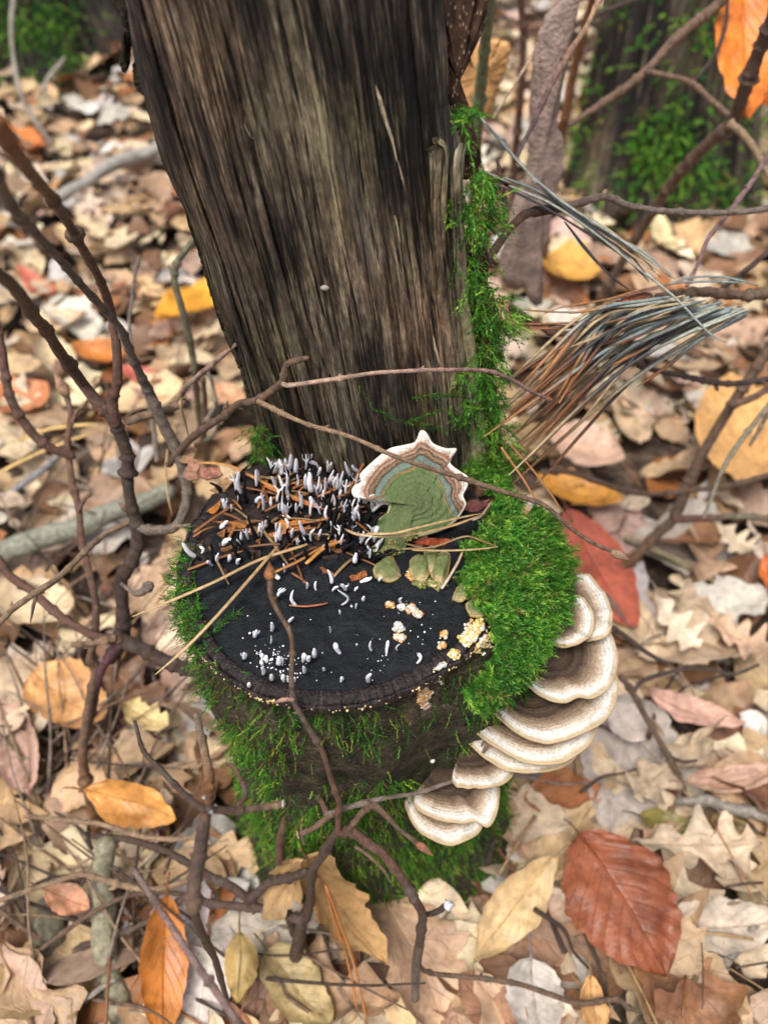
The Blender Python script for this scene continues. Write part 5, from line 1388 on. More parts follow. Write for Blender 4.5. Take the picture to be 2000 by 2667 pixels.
over('straight straw stalk lying over the small olive lobes', [z4(p) for p in [(1150, 705), (1300, 708), (1450, 702), (1560, 690)]], [.270, .270, .272, .277], 7, T2, T1 * .8)
over('whitish stalk standing against the olive lobe', [z4(p) for p in [(1290, 890), (1330, 830), (1370, 760), (1395, 700)]], [.262, .264, .267, .270], 9, lin((180, 168, 150)), T2)
over('rusty needle slanting against the moss beside the needles', [(1305, 1165), (1340, 1215), (1370, 1260), (1395, 1305)], [.285, .28, .277, .274], 8, T3, T3 * .8)
over('second rusty needle curving out past the moss', [(1330, 1160), (1380, 1215), (1430, 1280), (1465, 1335)], [.285, .28, .275, .272], 7, T3 * .8, T3 * .7)
over('brown stem sticking out of the moss across the widest bracket', [z7((1040, 600)), z7((980, 680)), z7((920, 740)), z7((870, 810))], [.249, .243, .238, .232], 7, T3 * .8, T3)
over('paler long needle of a crossed pair among the leaves before the stump', [(848, 2306), (870, 2390), (905, 2500), (930, 2630)], [.12, .09, .06, .045], 12, T3 * 1.4, T3 * 1.5, 'pine_needle', 'needle')
over('rusty long needle of a crossed pair among the leaves before the stump', [(852, 2312), (885, 2400), (925, 2520), (960, 2680)], [.12, .09, .06, .04], 13, T3 * 1.5, T3 * 1.3, 'pine_needle', 'needle')
over('yellowish dry stalk behind the crooked shrub stem', [(-15, 1238), (80, 1190), (170, 1152), (260, 1122)], [.10, .11, .12, .12], 13, lin((196, 164, 100)), lin((176, 148, 96)))
over('shorter yellow dry stalk above the other behind the shrub stem', [(50, 1146), (120, 1120), (200, 1108), (255, 1104)], [.11, .12, .12, .12], 13, lin((190, 160, 92)), lin((200, 168, 104)))
over('wiry pale stalk dangling from the broken twig tuft', [z4((60, -30)), (470, 1050), (488, 1120), (505, 1195)], [.28, .29, .27, .25], 8, T1, T1 * .8)
over('thin straw hanging down beside the shrub stem', [(437, 1170), (432, 1230), (438, 1290), (450, 1345)], [.22, .215, .21, .2], 7, T2, T1)

# brown needles, chips and mulch on the back of the cut face
mu = Bake()
XX = np.linspace(-1, 1, 60)
GX, GY = np.meshgrid(XX, XX, indexing='ij')
c0 = onz(*z4((530, 560)), DISK_Z)
c0[1] = .230
rx_, ry_ = .056, .041
hgt = .0030 * np.clip(1 - GX ** 2 - GY ** 2, 0, 1) ** .6 * (1 + .6 * fbm(GX * 6, GY * 6, 0, 5, 3)) - .002
_ok = (np.hypot(c0[0] + GX * rx_ - SCX, c0[1] + GY * ry_ + .004 - SCY) < SR - .003).ravel()
_gf = grid_faces(60, 60)
mm = mk('mulch', np.stack([c0[0] + GX * rx_, c0[1] + GY * ry_ + .004, DISK_Z + hgt], -1).reshape(-1, 3), _gf[_ok[_gf].all(1)], MAT['duff'], col=lin((44, 36, 32)))
tag(mm, 'dark crumbly mulch heaped on the back of the cut face around the white fungi', 'mulch', kind='stuff')
def mulch_z(x, y):
    a, b = (x - c0[0]) / rx_, (y - c0[1] - .004) / ry_
    return DISK_Z + max(.0030 * max(1 - a * a - b * b, 0) ** .6 - .001, .0004)
PNL = 'dead brown pine needle lying in the mulch between the white fungi'
for k in range(78):
    a, q = random.random() * 6.283, math.sqrt(random.random())
    x, y = c0[0] + rx_ * q * math.cos(a) + .004, c0[1] + ry_ * q * math.sin(a) + .003
    an = random.gauss(R(30), R(40)) if k % 2 else random.gauss(R(-25), R(40))
    L = random.uniform(.010, .030)
    dx, dy = math.cos(an) * L / 2, math.sin(an) * L / 2 * .8
    if math.hypot(x + dx - SCX, y + dy - SCY) > SR or math.hypot(x - dx - SCX, y - dy - SCY) > SR: continue
    z = mulch_z(x, y) + random.uniform(.0006, .0026)
    C = spline([(x - dx, y - dy, z + random.uniform(-.001, .001)), (x, y, z + .0008), (x + dx, y + dy, z + random.uniform(-.001, .001))], 10)
    c = random.choice([T3 * .8, T3 * .55, N_BRN * .8, lin((150, 100, 56)), T3, T2 * .8])
    V, F, cv = needle_geo(C, random.uniform(.0005, .0008), np.stack([c, c * .8]), 6)
    tag(mk('pine_needle', V, F, MAT['needle'], col=cv), PNL, 'needle', 'brown needles on the stump top')
for i, (pts, w, c, lab) in enumerate([([(130, 285), (220, 290), (300, 310), (420, 372), (560, 440), (720, 505)], 15, lin((176, 124, 66)), 'long orange-brown needle arching across the back of the mulch'),
                            ([(440, 395), (560, 450), (660, 490), (740, 512)], 13, lin((168, 100, 50)), 'rusty needle lying parallel to the long arching needle'),
                            ([(930, 260), (900, 320), (860, 390), (800, 530)], 11, lin((150, 96, 62)), 'reddish needle standing up against the rosette margin'),
                            ([(640, 770), (720, 700), (790, 668), (850, 655)], 17, lin((176, 126, 64)), 'thick tan needle pair crossing the mulch beside the black stalks'),
                            ([(480, 815), (600, 760), (700, 700), (770, 665)], 13, lin((160, 108, 54)), 'tan needle leading out of the mulch towards the bare black face'),
                            ([(560, 970), (640, 975), (720, 965), (745, 958)], 10, lin((150, 86, 52)), 'short rusty needle lying flat on the black face')]):
    over(lab, [z4(p) for p in pts], [DISK_Z + .006] * len(pts) if i < 5 else [DISK_Z + .002] * len(pts), w * .5425 * 1.3, c, c * .85, 'pine_needle', 'needle')
# wood and leaf chips
CH = [((245, 410), 60, 26, 35, (150, 118, 84), 'tan flat bark chip propped at the back of the mulch'), ((205, 520), 62, 18, 50, (160, 104, 50), 'orange-brown chip leaning in the mulch'), ((310, 600), 80, 20, 5, (150, 98, 52), 'long rusty chip below the white fungi'),
      ((570, 600), 66, 22, 10, (168, 108, 50), 'orange chip in the middle of the mulch'), ((500, 650), 60, 16, 25, (150, 100, 60), 'narrow brown chip among the white fungi'), ((770, 690), 30, 26, 60, (176, 112, 50), 'small orange scrap by the black stalks'),
      ((890, 840), 40, 18, 15, (140, 84, 46), 'brown chip at the edge of the black face'), ((740, 820), 36, 18, -30, (130, 80, 48), 'dark brown chip near the black face'), ((1250, 675), 75, 20, 5, (150, 70, 44), 'red-brown bark chip behind the olive lobes'),
      ((1190, 668), 34, 30, 40, (120, 76, 62), 'curled brown scrap next to the red-brown chip'), ((470, 270), 70, 24, -20, (96, 88, 76), 'grey leaf scrap at the foot of the trunk'), ((1460, 500), 60, 30, 10, (96, 56, 50), 'dark red bark crumb between rosette and moss'),
      ((190, 340), 50, 34, 10, (150, 104, 86), 'pinkish curled leaf scrap at the back of the mulch'), ((100, 330), 40, 50, 0, (150, 112, 92), 'crumpled leaf piece hanging over the back rim'), ((70, 250), 60, 40, 20, (160, 128, 96), 'pale leaf piece beside the foot of the trunk')]
for k in range(46):
    a, q = random.random() * 6.283, math.sqrt(random.random())
    x, y = c0[0] + rx_ * .92 * q * math.cos(a), c0[1] + ry_ * .92 * q * math.sin(a)
    if math.hypot(x - SCX, y - SCY) > SR - .008: continue
    pz = proj(np.array([x, y, DISK_Z]))
    CH.append((((pz[0] - 450) / .5425, (pz[1] - 1050) / .5425), random.uniform(12, 38), random.uniform(8, 18), random.uniform(-60, 60), random.choice([(70, 50, 40), (96, 68, 48), (120, 84, 56), (52, 42, 38), (134, 92, 52), (84, 74, 64)]),
               random.choice(['dark crumb of rotten wood', 'brown scrap of leaf', 'splinter of brown bark']) + ' in the mulch ' + ('close to the trunk' if y > .25 else 'beside the rosette' if x > .012 else 'at the twig side' if x < -.05 else 'at its black bare edge' if y < .212 else 'among the needles')))
for (c, hw, hh, an, colr, lab) in CH:
    p = disk_top(*z4(c)); p[2] = mulch_z(p[0], p[1]) + .0018
    s = .5425 * proj(p)[2] / FPX
    n = 12
    th_ = np.linspace(0, 2 * math.pi, n, endpoint=False)
    rr_ = 1 + .22 * RNG.standard_normal(n)
    ex = np.array([math.cos(R(an)), math.sin(R(an)) * .5, math.sin(R(an)) * .5]); ey = np.array([-.1, .75, .45])
    top = p + (np.cos(th_) * rr_ * hw * s)[:, None] * ex + (np.sin(th_) * rr_ * hh * s * 1.2)[:, None] * ey
    top = top + np.array([0, 0, .0008]) * np.cos(th_ * 2)[:, None]
    bot = top - np.array([0, -.0003, .0011])
    V = np.vstack([top, bot, [p + [0, 0, .0006]], [p - [0, 0, .0006]]])
    F = [(i, (i + 1) % n, 2 * n) for i in range(n)] + [((i + 1) % n + n, i + n, 2 * n + 1) for i in range(n)] + [(i, i + n, (i + 1) % n + n, (i + 1) % n) for i in range(n)]
    tag(mk('bark_chip', V, F, MAT['duff'], col=lin(colr), smooth=False), lab, 'chip', 'scraps in the mulch on the stump' if ' in the mulch ' in lab else None)

# ------------------------------------------------------------------ hanging bark strip behind the needles
bs = [z2(p) for p in [(800, -40), (735, 40), (690, 90), (648, 240), (634, 400), (628, 560), (620, 700), (606, 790), (560, 880), (532, 1000), (502, 1130), (512, 1210), (552, 1252), (604, 1250), (640, 1320), (682, 1310), (666, 1200), (690, 1100), (740, 850), (770, 740), (776, 600), (748, 552), (768, 370), (798, 250), (822, 100), (850, -40)]]
bsr = plate('bark_strip', bs, .50, .0035, MAT['strip'], None, .004, 14, 1.5)
me = bsr.data
at = me.color_attributes.new('col', 'FLOAT_COLOR', 'POINT')
at.data.foreach_set('color', np.tile(np.append(lin((160, 140, 128)), 1.0), len(me.vertices)).astype(np.float32))
tag(bsr, 'long ragged grey-pink strip of loose bark hanging behind the pine needles', 'bark strip')
for pts, lab, c, y in (([(1185, 100), (1230, 110), (1300, 105), (1328, 130), (1300, 230), (1270, 300), (1225, 320), (1200, 250)], 'tan shred of bark behind the green sapling stem', (196, 150, 96), .62),):
    o = plate('bark_shred', pts, y, .003, MAT['strip'], None, .004, 8, 2.0)
    at = o.data.color_attributes.new('col', 'FLOAT_COLOR', 'POINT')
    at.data.foreach_set('color', np.tile(np.append(lin(c), 1.0), len(o.data.vertices)).astype(np.float32))
    tag(o, lab, 'bark')

# ------------------------------------------------------------------ leaves
def leaf_geo(kind, L, W, rng, curl=.3, fold=.12, bend=.15, corr=.0, nu=16, nv=8, ragged=.0, wave=.03):
    t = np.linspace(0, 1, nu + 1)[:, None]; s = np.linspace(-1, 1, nv + 1)[None, :]
    ph = rng.random() * 6.28
    if kind == 'oak':
        nlb = 3.2 + rng.random() * 1.2
        w = np.sin(np.pi * np.clip(t, 0, 1) ** 1.25) ** .6 * (.66 + .34 * np.cos(2 * np.pi * (nlb * t + .18 * np.sign(s) + ph)) + .06 * np.sin(t * 70 + ph))
        sweep = .12
    elif kind == 'broad':
        w = np.sin(np.pi * t ** .75) ** .6 * (1 + .03 * np.sin(t * 60))
        sweep = .04
    else:
        w = np.sin(np.pi * t ** .82) ** .8 * (1 + .025 * np.sin(t * 44))
        sweep = .05
    w = w * (1 + .07 * vnoise(t * 5 + ph * 9, np.sign(s) * 3 + ph, 0, 15) + .03 * vnoise(t * 16 + ph * 9, np.sign(s) * 3 + ph, 0, 16))
    if ragged: w = w * (1 + ragged * (vnoise(t * 8 + ph, np.sign(s) * 5 + ph, 0, 5) + .6 * vnoise(t * 19 + ph, np.sign(s) * 5 + ph, 0, 6)))
    w = np.clip(w, 0.012, 2)
    x = L * (t - .5 + sweep * np.abs(s) * np.sin(np.pi * t)) + 0 * s
    y = s * w * W / 2
    z = fold * np.abs(y) + curl * (y / (W / 2)) ** 2 * W * .5 + bend * L * ((t - .5) ** 2 * 4 - .33)
    z = z + corr * L * np.sin(2 * np.pi * (9 * t - 2.2 * np.abs(s))) * np.abs(s) ** .6 * np.clip(np.sin(np.pi * t) * 2, 0, 1)
    z = z + wave * L * (vnoise(t * 2.7 + ph * 3, s * 1.3 + ph, 0, 7) + .6 * (1 - 2 * np.abs(vnoise(t * 5 + ph, s * 2.2 + ph * 2, 0, 8))) + .3 * vnoise(t * 12 + ph, s * 5 + ph, 0, 9)) * (.35 + np.abs(s))
    x = x + .25 * wave * L * vnoise(t * 3 + ph, s * 2 + ph * 3, 0, 10)
    y = y + .6 * wave * L * vnoise(t * 3.3 + ph * 2, s * .5, 0, 11)
    V = np.stack(np.broadcast_arrays(x, y, z), -1).reshape(-1, 3)
    uv = np.stack(np.broadcast_arrays(t, s * .5 + .5), -1).reshape(-1, 2)
    return V, uv, grid_faces(nu + 1, nv + 1)

def frame(ex, up, roll=0.0):
    ex = ex / np.linalg.norm(ex)
    ey = np.cross(up, ex); ey /= np.linalg.norm(ey)
    ez = np.cross(ex, ey)
    c, s = math.cos(roll), math.sin(roll)
    return np.stack([ex, ey * c + ez * s, ez * c - ey * s], 0)

def hero(label, base, tip, wpx, colr, kind='beech', z=(.03, .03), roll=0.0, group=None, stalk=True, up=(0, 0, 1.0), name='fallen_leaf', b3=None, t3=None, **kw):
    b = onz(*base, z[0]) if b3 is None else b3
    e = onz(*tip, z[1]) if t3 is None else t3
    L = np.linalg.norm(e - b)
    # true width from the apparent one, across the leaf's own plane
    Mx = frame(e - b, np.asarray(up, float), roll)
    mid = (b + e) / 2
    pa, pb = proj(mid - Mx[1] * .005), proj(mid + Mx[1] * .005)
    ppm = np.linalg.norm((pb - pa)[:2]) / .01
    W = wpx / ppm
    kw = dict(dict(nu=30, nv=14, ragged=.07, wave=.04), **kw)
    V, uv, F = leaf_geo(kind, L, W, RNG, **kw)
    Wd = V @ Mx + mid
    root = thing(name, label, 'leaf', tuple(mid), group)
    mk('blade', Wd, F, MAT['leaf'], root, uv=uv, col=lin(colr))
    nu, nv = kw['nu'], kw['nv']
    G_ = Wd.reshape(nu + 1, nv + 1, 3)
    midl = G_[:, nv // 2] + Mx[2] * .0003
    Vm, Fm = tube_geo(midl, np.linspace(.0006, .0002, nu + 1), 5)
    mk('midrib', Vm, Fm, MAT['twig'], root, col=lin(colr) * .85)
    if stalk:
        sb = midl[0]; dirb = (midl[0] - midl[2]); dirb /= np.linalg.norm(dirb)
        Cst = spline([sb - dirb * .002, sb + dirb * .006, sb + dirb * .013 + np.array([0, 0, -.003])], 8)
        Vm, Fm = tube_geo(Cst, np.linspace(.0006, .0005, 8), 5)
        mk('leaf_stalk', Vm, Fm, MAT['twig'], root, col=lin(colr) * .45)
    return root

hero('crinkled red-brown beech leaf lying over pale leaves near the stump foot', (1508, 2165), (1748, 2535), 270, (138, 77, 46), ragged=.03, z=(.05, .04), corr=.020, fold=.05, curl=-.12, bend=-.10, wave=.035, nu=40, nv=16)
hero('cream torn leaf tucked under the crinkled red-brown leaf', (1440, 2230), (1225, 2500), 130, (205, 176, 128), z=(.035, .025), roll=-.3, curl=.25)
hero('whitish grey leaf with a pale mould bloom beside the cream torn leaf', (1380, 2500), (1400, 2720), 150, (186, 178, 166), z=(.03, .03), kind='broad')
hero('narrow yellow-tan leaf strip beside the whitish leaf', (1530, 2540), (1560, 2720), 70, (196, 152, 98), z=(.034, .03))
hero('big pale oak leaf stretched behind the crinkled red-brown leaf', (1640, 2200), (1975, 2210), 190, (190, 170, 142), 'oak', z=(.035, .04), wave=.05)
hero('broad grey-beige leaf beyond the tip of the red-brown leaf', (1740, 2420), (2030, 2400), 150, (192, 178, 158), 'broad', z=(.03, .03))
hero('beige-grey oak leaf below the dark forked twig', (1850, 1910), (1640, 2090), 150, (178, 158, 132), 'oak', z=(.03, .03))
hero('pinkish flat leaf under the dark forked twig', (1680, 1810), (1930, 1890), 70, (196, 156, 136), z=(.035, .03), curl=.1)
hero('dusty pink-brown leaf at the edge beyond the forked twig', (1780, 2050), (2040, 2010), 80, (186, 152, 128), z=(.03, .035))
hero('olive-yellow leaf half hidden in shadow near the grey branch', (1660, 2130), (1820, 2155), 60, (134, 124, 62), z=(.02, .02))
hero('pale white-grey leaf beside the crescent bracket', (1590, 1840), (1680, 1930), 100, (206, 192, 178), z=(.03, .03), curl=.2)
hero('smooth salmon-red leaf behind the bracket fungi', (1470, 1330), (1655, 1640), 165, (190, 98, 72), z=(.05, .02), curl=-.1, fold=.05, wave=.010, bend=.05, ragged=.01)
hero('amber yellow leaf behind the moss cushion', (1395, 1250), (1620, 1310), 84, (206, 146, 58), z=(.03, .03), wave=.02)
hero('large tan-yellow leaf beyond the brown forked sapling', (1800, 1090), (2060, 1180), 260, (218, 168, 104), z=(.05, .04), kind='broad', wave=.02, curl=.1)
hero('pale rosy leaf lying behind the drooping needle ends', (1430, 1140), (1620, 1210), 110, (206, 172, 146), z=(.03, .03))
hero('cream white oak leaf in the litter past the forked sapling', (1860, 1370), (1960, 1440), 90, (226, 206, 172), 'oak', z=(.03, .03))
hero('bright cream lobed leaf standing up near the salmon leaf', (1700, 1550), (1810, 1690), 110, (226, 208, 180), 'oak', z=(.05, .03))
hero('tan lobed leaf curling up at the edge of the litter', (1840, 1610), (2000, 1700), 110, (206, 172, 140), 'oak', z=(.04, .03))
hero('orange leaf edge-on past the tan lobed leaf', (1985, 1450), (2040, 1580), 60, (204, 112, 52), z=(.04, .03))
hero('golden leaf glowing below the bark strip', (1410, 690), (1560, 720), 95, (222, 170, 82), z=(.03, .03))
hero('rust-red leaf leaning behind the brown branch', (1510, 215), (1570, 370), 74, (190, 88, 44), z=(.12, .03), up=(0, -1, .5))
hero('cream pointed leaf beyond the level dark twig', (1700, 560), (1760, 670), 50, (226, 208, 160), z=(.03, .03))
hero('golden yellow leaf beside the dead trunk edge', (420, 850), (585, 730), 105, (228, 164, 52), z=(.04, .04), kind='broad', curl=.2)
hero('pale cream oak leaf behind the crooked shrub stems', (200, 570), (350, 650), 100, (216, 196, 160), 'oak', z=(.03, .03))
hero('brick-red leaf behind the thick dark shrub stem', (55, 705), (145, 785), 55, (200, 112, 88), z=(.03, .03))
hero('orange-brown curled leaf near the far fallen branch', (-10, 330), (120, 400), 75, (206, 124, 62), z=(.03, .03))
hero('orange leaf catching light behind the upright bud', (195, 905), (330, 935), 70, (206, 130, 58), z=(.03, .03))
hero('red-pink leaf below the yellow one beside the trunk', (320, 960), (420, 1000), 55, (192, 104, 84), z=(.03, .03))
hero('chestnut leaf lying flat behind the shrub bud', (0, 1080), (130, 1010), 110, (196, 128, 84), z=(.03, .03))
hero('large cream leaf between the crossing shrub branches', (-20, 1560), (200, 1590), 130, (222, 200, 162), 'broad', z=(.035, .03))
hero('apricot ribbed leaf under the shrub fork', (90, 1760), (280, 1880), 170, (216, 164, 106), z=(.04, .035), corr=.006, kind='broad')
hero('dusty rose leaf with a small hole below the shrub', (10, 1850), (90, 2080), 130, (192, 158, 138), 'broad', z=(.03, .03))
hero('folded orange-tan leaf with a shadowed hollow below the shrub', (236, 2050), (470, 2130), 120, (210, 152, 82), z=(.06, .06), roll=.55, curl=.5, fold=.25, corr=.006)
hero('long glossy ochre leaf standing on edge in the litter', (430, 2330), (420, 2720), 130, (186, 116, 48), z=(.06, .04), roll=-.35, curl=.3, wave=.012)
hero('salmon-tan leaf corner beside the greenish stick', (120, 2320), (235, 2370), 90, (204, 148, 112), z=(.045, .04))
hero('large curled beige leaf with torn edges leaning on the stump foot', (770, 2215), (985, 2480), 130, (184, 148, 98), 'broad', z=(.12, .05), roll=-.5, curl=.55, fold=.2, ragged=.2, up=(-.2, -.6, 1))
hero('second torn beige leaf caught in the shrub base', (800, 2230), (700, 2380), 100, (190, 156, 108), 'broad', z=(.12, .08), roll=.3, curl=.5, ragged=.35, up=(.2, -.6, 1))
hero('ribbed khaki leaf rolled like a husk before the stump', (630, 2425), (620, 2610), 90, (172, 146, 90), z=(.06, .05), curl=-.6, corr=.008)
hero('flat khaki-tan leaf beside the rolled husk leaf', (700, 2480), (860, 2680), 150, (176, 156, 108), 'broad', z=(.03, .03))
hero('straw-pale leaf scrap behind the shrub fork', (330, 1840), (440, 1900), 80, (224, 200, 140), z=(.04, .04), ragged=.3)
hero('thin tan leaf resting on the litter before the trunk foot', (560, 1010), (640, 1060), 60, (206, 160, 120), z=(.03, .03))
OT = 'hanging_leaf'
def hang(label, base, tip, d0, d1, wpx, c, **kw):
    return hero(label, base, tip, wpx, c, b3=P(*base, d0), t3=P(*tip, d1), up=(-.1, -1, .45), name=OT, **kw)
hang('bright orange leaf hanging from the sapling branch', (1925, -60), (1945, 318), .52, .50, 150, (226, 130, 44), wave=.02, curl=.12, bend=.06)
hang('second orange leaf hanging behind the brown stem', (2010, -40), (1990, 300), .55, .54, 150, (214, 118, 40), wave=.03, curl=.2)

# leaf litter: nearest leaves one by one, the rest as a carpet
KINDS = [('beech', (192, 162, 126), 'tan beech leaf', .20), ('beech', (214, 194, 164), 'pale beige beech leaf', .18), ('oak', (188, 158, 122), 'tan oak leaf', .13),
         ('oak', (222, 205, 176), 'cream oak leaf', .12), ('broad', (192, 164, 144), 'pinkish brown broad leaf', .13), ('beech', (178, 116, 68), 'orange-brown beech leaf', .03),
         ('broad', (140, 102, 74), 'chestnut brown broad leaf', .13), ('broad', (206, 199, 189), 'bleached grey broad leaf', .08)]
LAND = [(onz(1620, 2350, 0), 'near the crinkled red-brown leaf'), (onz(1560, 1500, 0), 'near the salmon-red leaf'), (onz(1900, 1150, 0), 'near the large tan-yellow leaf'), (onz(300, 2200, 0), 'under the low shrub twigs'), (onz(180, 1830, 0), 'near the apricot ribbed leaf'),
        (onz(200, 1380, 0), 'beside the grey-green fallen branch'), (onz(490, 790, 0), 'near the golden leaf by the trunk'), (onz(300, 430, 0), 'around the pale grey fallen branch'), (onz(1500, 700, 0), 'below the grey bark strip'), (onz(1760, 620, 0), 'before the dark cracked trunk'),
        (onz(100, 260, 0), 'before the mossy tree foot'), (onz(700, 2550, 0), 'near the rolled husk leaf'), (onz(1850, 2080, 0), 'along the scaly grey branch'), (onz(1800, 1640, 0), 'near the bright cream lobed leaf'), (onz(430, 2550, 0), 'beside the long glossy ochre leaf'),
        (onz(1200, 2560, 0), 'at the foot of the mossy stump'), (onz(60, 700, 0), 'near the brick-red leaf'), (onz(60, 1060, 0), 'near the flat chestnut leaf'), (onz(1500, 1200, 0), 'near the amber yellow leaf'), (onz(130, 2450, 0), 'beside the dark olive stick'), (onz(1900, 2450, 0), 'beside the grey bare stick')]
GRP = ['tan beech leaves', 'pale beige beech leaves', 'tan oak leaves', 'cream oak leaves', 'pinkish brown broad leaves', 'orange-brown beech leaves', 'chestnut brown broad leaves', 'bleached broad leaves']
PK = np.array([k[3] for k in KINDS]); PK = PK / PK.sum()
def rand_leaf(x, y, zlo, zhi, nu, nv, size=1.0):
    k = RNG.choice(len(KINDS), p=PK)
    kind, c, lab, _ = KINDS[k]
    L = random.choice([random.uniform(.055, .1), random.uniform(.055, .1), random.uniform(.035, .06)]) * size
    W = L * random.uniform(.5, .68)
    V, uv, F = leaf_geo(kind, L, W, RNG, curl=(cu := random.uniform(-.25, .5)), fold=random.uniform(-.05, .3), bend=random.uniform(-.12, .2), nu=nu, nv=nv, ragged=(rg := random.choice([0, .12, .25, .4])), wave=random.uniform(.025, .075), corr=random.choice([0, 0, .005]) if nu > 12 else 0)
    yaw = random.random() * 6.283
    tx, ty = random.gauss(0, .2), random.gauss(0, .2)
    Mx = np.array((Matrix.Rotation(yaw, 3, 'Z') @ Matrix.Rotation(tx, 3, 'X') @ Matrix.Rotation(ty, 3, 'Y')).transposed())
    Wd = V @ Mx + np.array([x, y, float(ground_h(x, y)) + random.uniform(zlo, zhi)])
    cc = lin(c) * random.uniform(.68, 1.15) * np.array([1, random.uniform(.94, 1.04), random.uniform(.85, 1.05)])
    st = 'torn' if rg > .2 else 'curled' if cu > .35 else 'arched' if cu < -.1 else 'flat'
    return Wd, uv, F, cc, (k, st)

PROTO = {}
def quick_leaf(x, y, zlo, zhi, nu, nv, size):
    pool = PROTO.setdefault((nu, nv), [])
    if len(pool) < 70:
        pool.append(rand_leaf(0.0, 0.0, 0.0, 0.0, nu, nv, 1.0))
    V, uv, F, cc, k = random.choice(pool)
    a = random.random() * 6.283
    c, s_ = math.cos(a) * size, math.sin(a) * size
    V = V - np.array([0, 0, float(GH0)])
    W_ = np.stack([V[:, 0] * c - V[:, 1] * s_ + x, V[:, 0] * s_ + V[:, 1] * c + y, V[:, 2] * size + float(ground_h(x, y)) + random.uniform(zlo, zhi)], -1)
    return W_, uv, F, cc * random.uniform(.75, 1.15), k
GH0 = ground_h(0.0, 0.0)

def clear(x, y):
    q = proj(np.array([x, y, .01]))
    if ((q[0] - 520) / 260) ** 2 + ((q[1] - 2120) / 240) ** 2 < 1 and random.random() < .75: return False     # bare soil under the low twigs
    return math.hypot(x - SCX, y - SCY) > .095 and math.hypot(x + .01, y - .30) > .085
cnt = 0
tries = 0
while cnt < 280 and tries < 4000:
    tries += 1
    y = random.uniform(-.12, 1.25)
    x = random.uniform(-1, 1) * (.36 + .60 * max(y, 0))
    if not clear(x, y): continue
    pj_ = proj(np.array([x, y, .02]))
    if not (-120 < pj_[0] < 2120 and -50 < pj_[1] < 2800): continue
    Wd, uv, F, cc, k = rand_leaf(x, y, .008, .028, 26, 10)
    k, st = k
    o = mk('litter_leaf', Wd, F, MAT['leaf'], uv=uv, col=cc)
    near = min(LAND, key=lambda q: math.hypot(q[0][0] - x, q[0][1] - y))[1]
    tag(o, st + ' ' + KINDS[k][2] + ' lying ' + near, 'leaf', st + ' ' + GRP[k] + ' ' + near)
    cnt += 1
Vs, Us, Fs, Cs, off = [], [], [], [], 0
def carpet(n, ymin, ymax, zlo, zhi, nu, nv, size, xm=.5):
    global off
    c = 0
    while c < n:
        y = random.uniform(ymin, ymax)
        x = random.uniform(-1, 1) * (xm + .72 * max(y, 0))
        if y < 1 and not clear(x, y): continue
        Wd, uv, F, cc, k = quick_leaf(x, y, zlo, zhi, nu, nv, size)
        Vs.append(Wd); Us.append(uv); Fs.append(F + off); Cs.append(np.tile(cc * (1.0 if zhi > .02 else .9), (len(Wd), 1))); off += len(Wd); c += 1
for _k in range(170):
    _a = random.uniform(-3.14, 3.14); _r = random.uniform(.085, .16)
    Wd, uv, F, cc, k = quick_leaf(SCX + _r * math.cos(_a), SCY + _r * math.sin(_a), .0, .022, 14, 6, .75)
    Vs.append(Wd); Us.append(uv); Fs.append(F + off); Cs.append(np.tile(cc, (len(Wd), 1))); off += len(Wd)
carpet(1900, -.3, 1.3, -.006, .016, 14, 6, .95, .62)
carpet(900, -.1, 1.3, .0, .03, 8, 4, .32)
carpet(1300, .6, 1.7, -.002, .03, 14, 6, .9)
carpet(6200, 1.15, 3.8, -.004, .045, 9, 5, .9, .4)
carpet(900, 3.4, 7.0, .0, .05, 5, 4, 1.5, .2)
o = mk('leaf_litter', np.vstack(Vs), np.vstack(Fs), MAT['litter'], uv=np.vstack(Us), col=np.vstack(Cs))
tag(o, 'carpet of pale brown fallen leaves covering the forest floor', 'leaf litter', kind='stuff')
# needles and crumbs scattered in the litter
B = Bake()
for k in range(420):
    y = random.uniform(-.1, 1.2); x = random.uniform(-1, 1) * (.36 + .6 * max(y, 0))
    if not clear(x, y): continue
    a = random.random() * 6.283; L = random.uniform(.02, .05)
    z = float(ground_h(x, y)) + random.uniform(.01, .045)
    p0 = np.array([x, y, z]); dv = np.array([math.cos(a), math.sin(a), random.uniform(-.2, .2)]) * L
    C = spline([p0 - dv / 2, p0 + np.array([0, 0, .002]), p0 + dv / 2], 6)
    V, F = tube_geo(C, random.uniform(.0004, .0009), 4)
    B.add(V, F, random.choice([T3, T2, N_BRN, BR_DARK, BR_GREY]))
tag(B.build('needle_litter', MAT['needle']), 'thin brown needles and bits of stalk strewn among the fallen leaves', 'needle litter', kind='stuff')

